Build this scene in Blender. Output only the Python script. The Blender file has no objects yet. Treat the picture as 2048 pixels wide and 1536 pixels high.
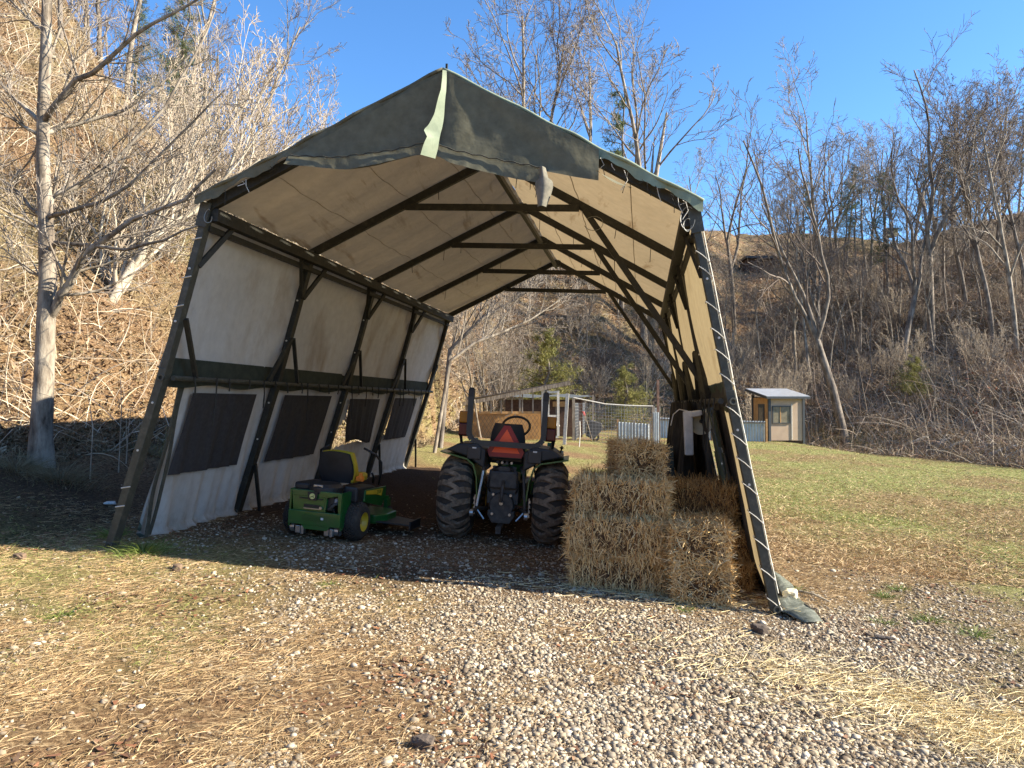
import bpy, math, random
import numpy as np
from mathutils import Vector, Matrix
R = math.radians
rng = np.random.default_rng(7)
C = bpy.context.scene.collection
# ------------------------------------------------------------------ camera, sky, sun
CAMZ = 1.7208; PITCH = .0256; FPX = 1490.06
cam_d = bpy.data.cameras.new('camera'); cam = bpy.data.objects.new('camera', cam_d); C.objects.link(cam)
cam.location = (0, 0, CAMZ); cam.rotation_euler = (math.pi/2 + PITCH, 0, 0)
cam_d.sensor_width = 36; cam_d.lens = 36*FPX/2048; cam_d.clip_end = 2000; cam_d.clip_start = .05
bpy.context.scene.camera = cam
YAW = .1728; ROLL = .0433; X0, Y0 = -.8674, 7.3808
cy, sy = math.cos(YAW), math.sin(YAW)
AV = np.array([sy, cy, 0]); XR = np.array([cy, -sy, 0]); UP = np.array([0, 0, 1.])
AU = XR*math.cos(ROLL) - UP*math.sin(ROLL); AZ = UP*math.cos(ROLL) + XR*math.sin(ROLL)
def T(u, v, z):                      # tent coordinates: across, along, up -> world
    return np.array([X0, Y0, 0.]) + AU*u + AV*v + AZ*z
EL = R(28.5)
sd = XR*1.0 + AV*.07; sd = sd/np.linalg.norm(sd)
SUN = sd*math.cos(EL) + UP*math.sin(EL)
w = bpy.data.worlds.new('World'); bpy.context.scene.world = w; w.use_nodes = True
nt = w.node_tree; bg = nt.nodes['Background']
sky = nt.nodes.new('ShaderNodeTexSky'); sky.sky_type = 'NISHITA'; sky.sun_disc = False
sky.sun_elevation = EL; sky.sun_rotation = math.atan2(SUN[0], SUN[1])
sky.altitude = 700; sky.air_density = 1.0; sky.dust_density = .35; sky.ozone_density = 5.0
hs = nt.nodes.new('ShaderNodeHueSaturation'); hs.inputs['Saturation'].default_value = 1.12; nt.links.new(sky.outputs[0], hs.inputs['Color']); nt.links.new(hs.outputs[0], bg.inputs[0]); bg.inputs[1].default_value = .105
sl = bpy.data.lights.new('sun', 'SUN'); so = bpy.data.objects.new('sun', sl); C.objects.link(so)
sl.energy = 5.0; sl.angle = R(.5); sl.color = (1, .90, .72)
so.rotation_euler = Vector(SUN).to_track_quat('Z', 'Y').to_euler(); so.location = (30, 0, 30)
vs = bpy.context.scene.view_settings; vs.view_transform = 'Standard'; vs.look = 'None'; vs.gamma = 1; vs.exposure = 1.6
bpy.context.scene.cycles.max_bounces = 7; bpy.context.scene.cycles.diffuse_bounces = 4

# ------------------------------------------------------------------ helpers
def tag(o, label=None, cat=None, group=None, kind=None):
    if label: o['label'] = label
    if cat: o['category'] = cat
    if group: o['group'] = group
    if kind: o['kind'] = kind
    return o
def empty(name, loc, label, cat, group=None, rotz=0):
    o = bpy.data.objects.new(name, None); C.objects.link(o); o.location = Vector(loc); o.rotation_euler = (0, 0, rotz)
    o.empty_display_size = .2
    return tag(o, label, cat, group)
def npmesh(name, V, F, smooth=False):      # V (n,3), F (m,k) one polygon size
    V = np.asarray(V, dtype=np.float32); F = np.asarray(F, dtype=np.int32)
    me = bpy.data.meshes.new(name); me.vertices.add(len(V)); me.vertices.foreach_set('co', V.ravel())
    k = F.shape[1]; me.loops.add(F.size); me.polygons.add(len(F))
    me.loops.foreach_set('vertex_index', F.ravel())
    me.polygons.foreach_set('loop_start', np.arange(0, F.size, k, dtype=np.int32))
    me.polygons.foreach_set('loop_total', np.full(len(F), k, dtype=np.int32))
    if smooth: me.polygons.foreach_set('use_smooth', np.ones(len(F), dtype=bool))
    me.update(calc_edges=True); return me
def npobj(name, V, F, m, parent=None, smooth=False, local=False):
    o = bpy.data.objects.new(name, npmesh(name, V, F, smooth)); o.data.materials.append(m); C.objects.link(o)
    if parent: attach(o, parent, local)
    return o
def attach(o, parent, local=False):
    o.parent = parent
    if not local: o.matrix_parent_inverse = pmat(parent).inverted()
def pmat(p):
    m = Matrix.LocRotScale(p.location, p.rotation_euler, p.scale)
    if p.parent: m = pmat(p.parent) @ p.matrix_parent_inverse @ m
    return m
class MB:
    def __init__(s): s.v = []; s.f = []
    def add(s, V, F):
        n = len(s.v); s.v += [tuple(map(float, q)) for q in V]; s.f += [tuple(int(i)+n for i in q) for q in F]; return s
    def bar(s, p, q, w, h=None, up=(0, 0, 1), w2=None):
        h = h or w; p = np.array(p, float); q = np.array(q, float); d = q-p; d /= max(np.linalg.norm(d), 1e-9)
        a = np.cross(d, np.array(up, float)); 
        if np.linalg.norm(a) < 1e-3: a = np.cross(d, [1, 0, 0])
        a /= np.linalg.norm(a); b = np.cross(a, d); V = []
        for c, ww in ((p, w), (q, w2 or w)):
            for i, j in ((-1, -1), (1, -1), (1, 1), (-1, 1)): V.append(c + a*i*ww/2 + b*j*h/2)
        return s.add(V, [(3, 2, 1, 0), (4, 5, 6, 7), (0, 1, 5, 4), (1, 2, 6, 5), (2, 3, 7, 6), (3, 0, 4, 7)])
    def box(s, c, sz, rz=0, rx=0, ry=0, taper=1.):
        M = (Matrix.Rotation(rz, 3, 'Z') @ Matrix.Rotation(ry, 3, 'Y') @ Matrix.Rotation(rx, 3, 'X')); V = []
        for z in (-1, 1):
            for i, j in ((-1, -1), (1, -1), (1, 1), (-1, 1)):
                t = taper if z > 0 else 1
                V.append(np.array(c) + np.array(M @ Vector((i*sz[0]/2*t, j*sz[1]/2*t, z*sz[2]/2))))
        return s.add(V, [(3, 2, 1, 0), (4, 5, 6, 7), (0, 1, 5, 4), (1, 2, 6, 5), (2, 3, 7, 6), (3, 0, 4, 7)])
    def tube(s, P, rad, n=8, cap=True):
        P = [np.array(p, float) for p in P]; V = []; F = []
        rad = rad if hasattr(rad, '__len__') else [rad]*len(P); ref = None
        for i, p in enumerate(P):
            d = P[min(i+1, len(P)-1)] - P[max(i-1, 0)]; d /= max(np.linalg.norm(d), 1e-9)
            if ref is None: ref = np.array([0, 0, 1.]) if abs(d[2]) < .9 else np.array([1., 0, 0])
            a = np.cross(d, ref); a /= max(np.linalg.norm(a), 1e-9); b = np.cross(a, d); ref = b
            for k in range(n):
                t = 2*math.pi*k/n; V.append(p + (a*math.cos(t) + b*math.sin(t))*rad[i])
        for i in range(len(P)-1):
            for k in range(n): F.append((i*n+k, i*n+(k+1) % n, (i+1)*n+(k+1) % n, (i+1)*n+k))
        if cap: F.append(tuple(range(n-1, -1, -1))); F.append(tuple((len(P)-1)*n+k for k in range(n)))
        return s.add(V, F)
    def lathe(s, prof, c=(0, 0, 0), axis='X', n=32):       # prof: (along axis, radius)
        V = []; F = []; m = len(prof)
        for k in range(n):
            t = 2*math.pi*k/n
            for (x, r) in prof:
                q = (x, r*math.cos(t), r*math.sin(t)) if axis == 'X' else ((r*math.cos(t), r*math.sin(t), x) if axis == 'Z' else (r*math.sin(t), x, r*math.cos(t)))
                V.append(np.array(c)+np.array(q))
        for k in range(n):
            for i in range(m-1):
                F.append((k*m+i, k*m+i+1, ((k+1) % n)*m+i+1, ((k+1) % n)*m+i))
        return s.add(V, F)
    def prism(s, poly, p0, ax, ay, n, t):      # polygon in plane (ax, ay) at p0, thickness t along n
        p0, ax, ay, n = [np.array(q, float) for q in (p0, ax, ay, n)]; k = len(poly)
        V = [p0+ax*a+ay*b-n*t/2 for a, b in poly]+[p0+ax*a+ay*b+n*t/2 for a, b in poly]
        F = [tuple(range(k-1, -1, -1)), tuple(range(k, 2*k))]+[(i, (i+1) % k, k+(i+1) % k, k+i) for i in range(k)]
        return s.add(V, F)
    def grid(s, fn, nu, nv, keep=None):
        V = [fn(i/nu, j/nv) for j in range(nv+1) for i in range(nu+1)]
        F = [(j*(nu+1)+i, j*(nu+1)+i+1, (j+1)*(nu+1)+i+1, (j+1)*(nu+1)+i) for j in range(nv) for i in range(nu)
             if keep is None or keep((i+.5)/nu, (j+.5)/nv)]
        return s.add(V, F)
    def obj(s, name, m, parent=None, smooth=False, local=False, bevel=0):
        me = bpy.data.meshes.new(name); me.from_pydata(s.v, [], s.f); me.update(); me.materials.append(m)
        if smooth: me.polygons.foreach_set('use_smooth', [True]*len(me.polygons))
        o = bpy.data.objects.new(name, me); C.objects.link(o)
        if parent: attach(o, parent, local)
        if bevel:
            b = o.modifiers.new('bevel', 'BEVEL'); b.width = bevel; b.segments = 2; b.limit_method = 'ANGLE'
        return o
# ---- numpy generators
def ribbons(P, D, L, W, bend, nseg=2, rg=rng, flat=None, taper=.25):
    n = len(P); D = D/np.linalg.norm(D, axis=1)[:, None]
    rnd = rg.normal(size=(n, 3)) if flat is None else flat
    S = np.cross(D, rnd); S /= np.linalg.norm(S, axis=1)[:, None]+1e-9
    B = bend; V = np.zeros((n, nseg+1, 2, 3), dtype=np.float32)
    for k in range(nseg+1):
        t = k/nseg; c = P + D*(L*t)[:, None] + B*(L*t*t)[:, None]
        ww = (W*(1-(1-taper)*t))[:, None]/2
        V[:, k, 0] = c-S*ww; V[:, k, 1] = c+S*ww
    base = (np.arange(n)*(nseg+1)*2)[:, None]; F = []
    for k in range(nseg): F.append(base+np.array([2*k, 2*k+1, 2*k+3, 2*k+2]))
    return V.reshape(-1, 3), np.stack(F, 1).reshape(-1, 4)
def cat(L):
    Vs = []; Fs = []; o = 0
    for V, F in L: Vs.append(V); Fs.append(F+o); o += len(V)
    return np.concatenate(Vs), np.concatenate(Fs)
def stones(P, rad, rg=rng):
    ico = bpy.data.meshes.new('t'); import bmesh
    bm = bmesh.new(); bmesh.ops.create_icosphere(bm, subdivisions=1, radius=1); bm.to_mesh(ico); bm.free()
    v = np.array([q.co[:] for q in ico.vertices]); f = np.array([list(q.vertices) for q in ico.polygons]); bpy.data.meshes.remove(ico)
    n = len(P); k = len(v)
    S = rg.uniform(.65, 1.25, (n, 3))*rad[:, None]; S[:, 2] *= .6
    a = rg.uniform(0, 6.28, n); V = v[None]*(1+rg.uniform(-.3, .26, (n, k, 1)))*S[:, None, :]
    X = V[..., 0]*np.cos(a)[:, None]-V[..., 1]*np.sin(a)[:, None]; Y = V[..., 0]*np.sin(a)[:, None]+V[..., 1]*np.cos(a)[:, None]
    b = rg.uniform(-.5, .5, n)[:, None]; Z = V[..., 2]*np.cos(b)+Y*np.sin(b); Y = Y*np.cos(b)-V[..., 2]*np.sin(b)
    V = np.stack([X, Y, Z], -1)+P[:, None, :]
    F = f[None]+(np.arange(n)*k)[:, None, None]
    return V.reshape(-1, 3), F.reshape(-1, 3)

# ------------------------------------------------------------------ materials
def newmat(name):
    m = bpy.data.materials.new(name); m.use_nodes = True
    return m, m.node_tree, m.node_tree.nodes['Principled BSDF']
def N(nt, typ, **kw):
    n = nt.nodes.new(typ)
    for k, v in kw.items():
        if k in n.inputs: n.inputs[k].default_value = v
        else: setattr(n, k, v)
    return n
def ramp(nt, fac, cols, lo=.3, hi=.7):
    r = nt.nodes.new('ShaderNodeValToRGB'); e = r.color_ramp.elements; k = len(cols)
    e[0].position = lo; e[0].color = (*cols[0], 1); e[1].position = hi; e[1].color = (*cols[-1], 1)
    for i in range(1, k-1):
        q = e.new(lo+(hi-lo)*i/(k-1)); q.color = (*cols[i], 1)
    nt.links.new(fac, r.inputs[0]); return r.outputs[0]
def mix(nt, f, a, b, typ='MIX'):
    n = nt.nodes.new('ShaderNodeMix'); n.data_type = 'RGBA'; n.blend_type = typ
    for i, q in ((0, f), (6, a), (7, b)):
        if isinstance(q, (int, float)): n.inputs[i].default_value = q
        elif isinstance(q, tuple): n.inputs[i].default_value = (*q, 1)
        else: nt.links.new(q, n.inputs[i])
    return n.outputs[2]
def noise(nt, scale, detail=4, rough=.6, stretch=None, coord='Object', dist=0):
    tc = nt.nodes.new('ShaderNodeTexCoord'); n = nt.nodes.new('ShaderNodeTexNoise')
    n.inputs['Scale'].default_value = scale; n.inputs['Detail'].default_value = detail; n.inputs['Roughness'].default_value = rough; n.inputs['Distortion'].default_value = dist
    mp = nt.nodes.new('ShaderNodeMapping'); mp.inputs['Scale'].default_value = stretch or (1, 1, 1)
    nt.links.new(tc.outputs[coord], mp.inputs[0]); nt.links.new(mp.outputs[0], n.inputs['Vector']); return n.outputs['Fac']
def bump(nt, b, h, s=.4, d=.02):
    n = nt.nodes.new('ShaderNodeBump'); n.inputs['Strength'].default_value = s; n.inputs['Distance'].default_value = d
    nt.links.new(h, n.inputs['Height']); nt.links.new(n.outputs[0], b.inputs['Normal'])
def M(name, cols, scale=8, rough=.8, bmp=0, metal=0, stretch=None, lo=.35, hi=.65, coat=0, detail=5):
    m, nt, b = newmat(name)
    if len(cols) == 1: b.inputs['Base Color'].default_value = (*cols[0], 1)
    else:
        f = noise(nt, scale, detail, .65, stretch); nt.links.new(ramp(nt, f, cols, lo, hi), b.inputs['Base Color'])
        if bmp: bump(nt, b, f, bmp)
    b.inputs['Roughness'].default_value = rough; b.inputs['Metallic'].default_value = metal
    if coat: b.inputs['Coat Weight'].default_value = coat
    return m
def MI(name, cols, rough=.85, nscale=0, trans=0):        # colour varies from piece to piece
    m, nt, b = newmat(name); g = nt.nodes.new('ShaderNodeNewGeometry')
    c = ramp(nt, g.outputs['Random Per Island'], cols, 0, 1)
    if nscale: c = mix(nt, .6, c, ramp(nt, noise(nt, nscale, 3), [(.55, .55, .55), (1.3, 1.3, 1.3)]), 'MULTIPLY')
    nt.links.new(c, b.inputs['Base Color']); b.inputs['Roughness'].default_value = rough
    b.inputs['Specular IOR Level'].default_value = .25
    if trans:
        tr = nt.nodes.new('ShaderNodeBsdfTranslucent'); nt.links.new(c, tr.inputs[0]); ms = nt.nodes.new('ShaderNodeMixShader'); ms.inputs[0].default_value = trans
        nt.links.new(b.outputs[0], ms.inputs[1]); nt.links.new(tr.outputs[0], ms.inputs[2]); nt.links.new(ms.outputs[0], nt.nodes['Material Output'].inputs[0])
    return m
def canvas(name, inner, outer, stain, trans=.3, tcol=(.75, .62, .45), nst=(1, 1, 1), amt=(.56, .72), flip=False, mud=0):
    m, nt, b = newmat(name)
    f1 = noise(nt, 1.6, 6, .62, nst); f2 = noise(nt, 9, 4, .6); f3 = noise(nt, .7, 3, .5)
    ci = mix(nt, ramp(nt, f1, [(0, 0, 0), (1, 1, 1)], *amt), inner, stain)
    ci = mix(nt, ramp(nt, f3, [(0, 0, 0), (.45, .45, .45)], .4, .65), ci, tuple(x*.78 for x in inner))
    ci = mix(nt, .35, ci, ramp(nt, f2, [(.7, .7, .7), (1.1, 1.1, 1.1)]), 'MULTIPLY')
    if mud:                                              # splashed mud along the bottom hem
        tz = nt.nodes.new('ShaderNodeTexCoord'); sz = nt.nodes.new('ShaderNodeSeparateXYZ'); nt.links.new(tz.outputs['Object'], sz.inputs[0])
        m1 = nt.nodes.new('ShaderNodeMath'); m1.operation = 'MULTIPLY_ADD'; m1.inputs[1].default_value = -1.1; m1.inputs[2].default_value = .52; nt.links.new(sz.outputs[2], m1.inputs[0])
        m2 = nt.nodes.new('ShaderNodeMath'); m2.operation = 'ADD'; nt.links.new(m1.outputs[0], m2.inputs[0]); nt.links.new(noise(nt, 5, 6, .7, (1, 1, .5)), m2.inputs[1])
        ci = mix(nt, ramp(nt, m2.outputs[0], [(0, 0, 0), (.8, .8, .8)], .55, .95), ci, (.20, .17, .12))
    co = mix(nt, ramp(nt, f2, [(0, 0, 0), (1, 1, 1)]), outer, tuple(x*1.5 for x in outer))
    g = nt.nodes.new('ShaderNodeNewGeometry'); 
    c = mix(nt, g.outputs['Backfacing'], *( (ci, co) if not flip else (co, ci)))
    nt.links.new(c, b.inputs['Base Color']); b.inputs['Roughness'].default_value = .85; b.inputs['Specular IOR Level'].default_value = .15
    bump(nt, b, noise(nt, 3.0, 4, .55, nst), .35, .05)
    tr = nt.nodes.new('ShaderNodeBsdfTranslucent'); tc = mix(nt, 1., ci, tcol, 'MULTIPLY'); nt.links.new(tc, tr.inputs[0])
    ms = nt.nodes.new('ShaderNodeMixShader'); ms.inputs[0].default_value = trans
    nt.links.new(b.outputs[0], ms.inputs[1]); nt.links.new(tr.outputs[0], ms.inputs[2]); nt.links.new(ms.outputs[0], nt.nodes['Material Output'].inputs[0])
    return m
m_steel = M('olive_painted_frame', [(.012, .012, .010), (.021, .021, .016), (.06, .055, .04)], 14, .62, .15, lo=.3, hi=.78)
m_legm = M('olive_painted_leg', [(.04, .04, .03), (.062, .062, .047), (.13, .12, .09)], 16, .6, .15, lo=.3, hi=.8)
m_roof = canvas('roof_canvas', (.56, .48, .36), (.12, .145, .10), (.27, .18, .10), .22, (.86, .76, .60), (2.2, .22, 2.2), (.60, .72))
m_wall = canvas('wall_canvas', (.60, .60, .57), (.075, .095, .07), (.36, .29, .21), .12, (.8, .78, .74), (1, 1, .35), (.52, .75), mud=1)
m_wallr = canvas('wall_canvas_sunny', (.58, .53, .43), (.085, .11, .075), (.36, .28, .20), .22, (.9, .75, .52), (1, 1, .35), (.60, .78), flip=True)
m_flap = canvas('green_canvas', (.115, .108, .074), (.115, .108, .074), (.07, .07, .05), .07, (1, 1, 1), (1, 1, 1))
m_fold = M('sunlit_green_canvas', [(.19, .23, .16), (.26, .30, .21)], 6, .85, .2)  # lighter copy of the green canvas, with the sunlight put into its colour
m_screen = M('charcoal_screen', [(.032, .03, .032), (.05, .047, .048)], 20, .9, .1)
m_cord = M('pale_cord', [(.5, .47, .4), (.7, .67, .6)], 20, .8)
m_dcord = M('dark_strap', [(.02, .02, .017), (.04, .038, .03)], 20, .9)
m_white = M('white_plastic', [(.55, .54, .5), (.72, .71, .67)], 6, .45)
m_cream = M('cream_enamel', [(.5, .43, .28), (.62, .55, .38)], 6, .4)
def bark(name, a, b_, c, lit=1):
    m, nt, b = newmat(name); f = noise(nt, 9, 6, .7, (1, 1, .22)); f2 = noise(nt, 2.2, 4, .6)
    col = mix(nt, ramp(nt, f2, [(0, 0, 0), (1, 1, 1)], .4, .62), ramp(nt, f, [a, b_, c], .35, .68), ramp(nt, f, [b_, c, tuple(min(1, x*1.25) for x in c)], .35, .7))
    nt.links.new(col, b.inputs['Base Color']); b.inputs['Roughness'].default_value = .9; b.inputs['Specular IOR Level'].default_value = .2
    bump(nt, b, f, .8, .03); return m
m_bark = bark('grey_bark', (.06, .048, .037), (.19, .155, .12), (.34, .295, .235))
m_twig = M('grey_twigs', [(.16, .13, .105), (.32, .27, .22)], 3, .9)
m_pale = bark('pale_bark', (.20, .165, .12), (.38, .33, .25), (.54, .48, .38))
m_paletw = M('pale_twigs', [(.27, .21, .15), (.50, .42, .32)], 3, .9)
m_dbark = bark('dark_bark', (.05, .042, .035), (.12, .10, .085), (.24, .205, .17))
m_dtwig = M('brown_twigs', [(.10, .078, .065), (.21, .165, .135)], 2, .9)

# ------------------------------------------------------------------ terrain
_px = np.array([-3000, -1200, -400, 0, 130, 200, 280, 400, 600, 800, 860, 900, 1000, 1300, 1420, 1620, 1850, 2048, 2600, 4500])
_az = np.arctan((_px-1024)/FPX)
_rb = np.array([9, 9.5, 11, 12.5, 13, 13.6, 14.3, 15.6, 18.5, 23, 27, 36, 48, 51, 51, 49, 45, 41, 38, 42.])
_E = np.array([.6, .8, .8, .62, .50, .43, .385, .32, .28, .27, .27, .27, .27, .26, .245, .235, .22, .235, .24, .12])
_az = np.concatenate([[-math.pi, -2.2], _az, [1.9, math.pi]]); _rb = np.concatenate([[40, 20], _rb, [50, 60]]); _E = np.concatenate([[.1, .3], _E, [.08, .1]])
def wav(x, y, f, s):
    return (np.sin(x*f+s)*np.cos(y*f*1.13+s*2.1)+np.sin(x*f*.71-y*f*.83+s*3.7)+np.cos(x*f*1.7+y*f*.45+s))/3
def uv(x, y): return (x-X0)*cy-(y-Y0)*sy, (x-X0)*sy+(y-Y0)*cy
def hillpart(x, y):
    r = np.hypot(x, y); az = np.arctan2(x, y)
    rb = np.interp(az, _az, _rb); E = np.interp(az, _az, _E)
    s = np.interp(az, [.12, .3], [.80, .44]); rc = (s*rb+1.6)/(s-E); H = s*(rc-rb)
    t2 = np.clip((r-rb)*s, 0, 200)
    k = 2.5; h = -k*np.log(np.exp(-t2/k)+np.exp(-H/k))+k*np.log(1+np.exp(-H/k))
    return h, np.clip((r-rb)/4, 0, 1), H, r-rb
def g(x, y):
    x = np.asarray(x, float); y = np.asarray(y, float)
    u, v = uv(x, y)
    base = -.065*np.clip(u, -4.5, 4.5)-.02*np.clip(u-4.5, 0, 30)+.02*np.clip(-4.5-u, 0, 4)
    bank = .30*np.clip(-4.3-u, 0, 5)*np.clip((v+4)/3, 0, 1)
    bank = bank*np.clip(1.2-np.clip(v-6, 0, 99)/8, .25, 1)
    d = (u-14.3)*.99+(v-13)*.145                      # the lawn ends in a low drop on the right
    drop = -.55/(1+np.exp(-np.clip(d, -8, 8)*3.2))*np.clip((v-2)/6, 0, 1)
    h, m, H, q = hillpart(x, y)
    n = wav(x, y, .45, 1.3)*.35+wav(x, y, 1.1, .4)*.16+wav(x, y, 3.1, 2.)*.05
    far = np.clip((np.hypot(x, y)-60)/60, 0, 1)
    z = base+bank+drop+h+m*(n*1.6+wav(x, y, .16, 5)*1.2)+.012*wav(x, y, 2.3, .7)+.006*wav(x, y, 9, 2)
    out = np.clip((np.abs(u)-4.2)/2, 0, 1)*np.clip((-4.3-u)/1.5, 0, 1)
    return z+out*.05*wav(x, y, 3.7, 1)
def ray(px, py):
    a = (px-1024)/FPX; b = (768-py)/FPX
    return np.array([a, math.cos(PITCH)-b*math.sin(PITCH), math.sin(PITCH)+b*math.cos(PITCH)])
def at(px, py, D): 
    d = ray(px, py); return np.array([0, 0, CAMZ])+d*(D/d[1])
def gnd(px, py, dmax=200):
    d = ray(px, py); t = np.linspace(2, dmax, 4000); P = d[None]*t[:, None]; z = CAMZ+P[:, 2]; below = z < g(P[:, 0], P[:, 1])
    i = int(np.argmax(below)) if below.any() else len(t)-1
    return np.array([P[i, 0], P[i, 1], float(g(P[i, 0], P[i, 1]))])
def onG(x, y, dz=0): return np.array([x, y, float(g(x, y))+dz])
# masks for what covers the ground, 0..1
def masks(x, y):
    u, v = uv(x, y); n1 = wav(x, y, 1.7, 3.3); n2 = wav(x, y, 4.1, .2); n3 = wav(x, y, .6, 9)
    r = np.hypot(x, y); h, m, H, q = hillpart(x, y)
    inside = (np.abs(u) < 3.3) & (v > -1.0) & (v < 10)
    sm = lambda a: 1/(1+np.exp(-np.clip(a, -20, 20)))
    # the gravel drive: right of a wandering line in front, forking inside the tent
    gr = sm((u+1.0+.32*v+.8*n1+.5*n2+.3*np.clip(v, -9, 0))*2.6)*sm((4.9-u*.9-.10*v+.8*n1)*2.5)*sm((.9-v+.25*n2)*5)
    gr = np.maximum(gr, sm((1.1-np.abs(v-1.2-.25*n1))*4)*sm((3.1-np.abs(u+.2))*4)*.8)
    gr = np.maximum(gr, sm((.75-np.abs(v-(-.1+.55*(7.6-u))+.35*n1))*3)*sm((u-4.6)*3)*.85)      # strip on the lawn at right
    gr = np.maximum(gr, sm((wav(x, y, 2.1, 7.5)+.5*wav(x, y, 5, 2)-.42)*9)*.75*(v < -.6))
    gr = np.maximum(gr, sm((.5-np.abs(v+.75+.2*n1))*7)*sm((-u+.6)*3)*sm((u+2.0)*3)*.6)
    shaded_dirt = inside*sm((v-1.9+.8*n1)*2.5)
    shaded_dirt = np.maximum(shaded_dirt, sm((.5-np.abs(v-.05-.2*n1))*5)*sm((1.1-np.abs(u-.1))*4)*.9)
    shaded_dirt = np.maximum(shaded_dirt, sm((-3.7-u+.5*n1)*2.5)*sm((v+.5)*3)*sm((12.8-r)*1.5)*.95)
    gn = (.25+.75*sm((n3*2.6+n1*1.6+.25)*2))*sm((u-4.3)*2)*.95*(1-m)
    gn = np.maximum(gn, sm((-1.2-u+1.6*n1)*1.6)*sm((v+2.6+n2)*2)*sm((.4-v)*3)*.62)
    gn = np.maximum(gn, sm((v-11+n1)*1.5)*sm((n1*2+.1)*3)*.6*(1-m))
    d = (u-14.3)*.99+(v-13)*.145
    gn = np.maximum(gn, np.exp(-(d+.6)**2/1.2)*.9*sm((v-3)*1.))
    gr = gr*np.where((v > -.3) & (np.abs(u) < 3.3), .55, 1.)
    gr = gr*(.32+.68*sm((wav(x, y, 2.6, 6)+.5*wav(x, y, 6.3, 1)+.12+.35*np.clip(u-.8, -1, 2))*4))
    return gr*(1-m), gn, shaded_dirt*(1-m), m, d
thf = np.radians(np.concatenate([np.arange(-180, -48, 2.2), np.arange(-48, 48, .16), np.arange(48, 180.1, 2.2)]))
rr = np.concatenate([[.2], np.geomspace(.8, 26, 330), np.geomspace(26.4, 140, 230), [180, 260, 400, 800]])
TH, RR = np.meshgrid(thf, rr); XX = RR*np.sin(TH); YY = RR*np.cos(TH); ZZ = g(XX, YY)
nt_, nr_ = len(thf), len(rr)
V = np.stack([XX, YY, ZZ], -1).reshape(-1, 3)
i, j = np.meshgrid(np.arange(nt_-1), np.arange(nr_-1)); i = i.ravel(); j = j.ravel()
F = np.stack([j*nt_+i, (j+1)*nt_+i, (j+1)*nt_+i+1, j*nt_+i+1], 1)[:, ::-1]
me = npmesh('ground', V, F, True)
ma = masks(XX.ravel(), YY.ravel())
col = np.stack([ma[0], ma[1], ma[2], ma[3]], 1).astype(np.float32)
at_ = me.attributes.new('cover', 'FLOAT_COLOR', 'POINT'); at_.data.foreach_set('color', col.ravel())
m_ground, nt, b = newmat('ground')
a = nt.nodes.new('ShaderNodeAttribute'); a.attribute_name = 'cover'; sp = nt.nodes.new('ShaderNodeSeparateColor'); nt.links.new(a.outputs['Color'], sp.inputs[0])
fine = noise(nt, 26, 6, .75); mid = noise(nt, 4, 5, .65); big = noise(nt, .5, 4, .6); lit = noise(nt, 60, 3, .7)
straw = mix(nt, ramp(nt, mid, [(0, 0, 0), (1, 1, 1)]), ramp(nt, fine, [(.06, .036, .02), (.20, .13, .065), (.42, .31, .17)], .35, .66), ramp(nt, fine, [(.05, .028, .016), (.15, .085, .045), (.34, .22, .12)], .35, .66))
green = ramp(nt, fine, [(.08, .085, .025), (.20, .22, .07), (.40, .37, .16)], .35, .66)
gravel = ramp(nt, lit, [(.035, .022, .015), (.13, .09, .06), (.33, .26, .18)], .38, .62)
shaded_dirt = ramp(nt, fine, [(.022, .013, .008), (.05, .031, .02), (.10, .065, .042)], .35, .7)  # bare soil, also darkened to deepen the shade under and beside the tent
hillc = mix(nt, ramp(nt, big, [(0, 0, 0), (1, 1, 1)], .42, .6), ramp(nt, fine, [(.03, .018, .011), (.15, .09, .05), (.34, .24, .14)], .35, .68), ramp(nt, fine, [(.05, .04, .022), (.17, .13, .07), (.34, .27, .15)], .35, .68))
c = mix(nt, sp.outputs[1], straw, green); c = mix(nt, sp.outputs[2], c, shaded_dirt); c = mix(nt, sp.outputs[0], c, gravel)
c = mix(nt, a.outputs['Alpha'], c, hillc)
nt.links.new(c, b.inputs['Base Color']); b.inputs['Roughness'].default_value = .95; b.inputs['Specular IOR Level'].default_value = .1
bump(nt, b, fine, .7, .04)
me.materials.append(m_ground); ground = bpy.data.objects.new('ground', me); C.objects.link(ground); tag(ground, kind='structure')

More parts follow.
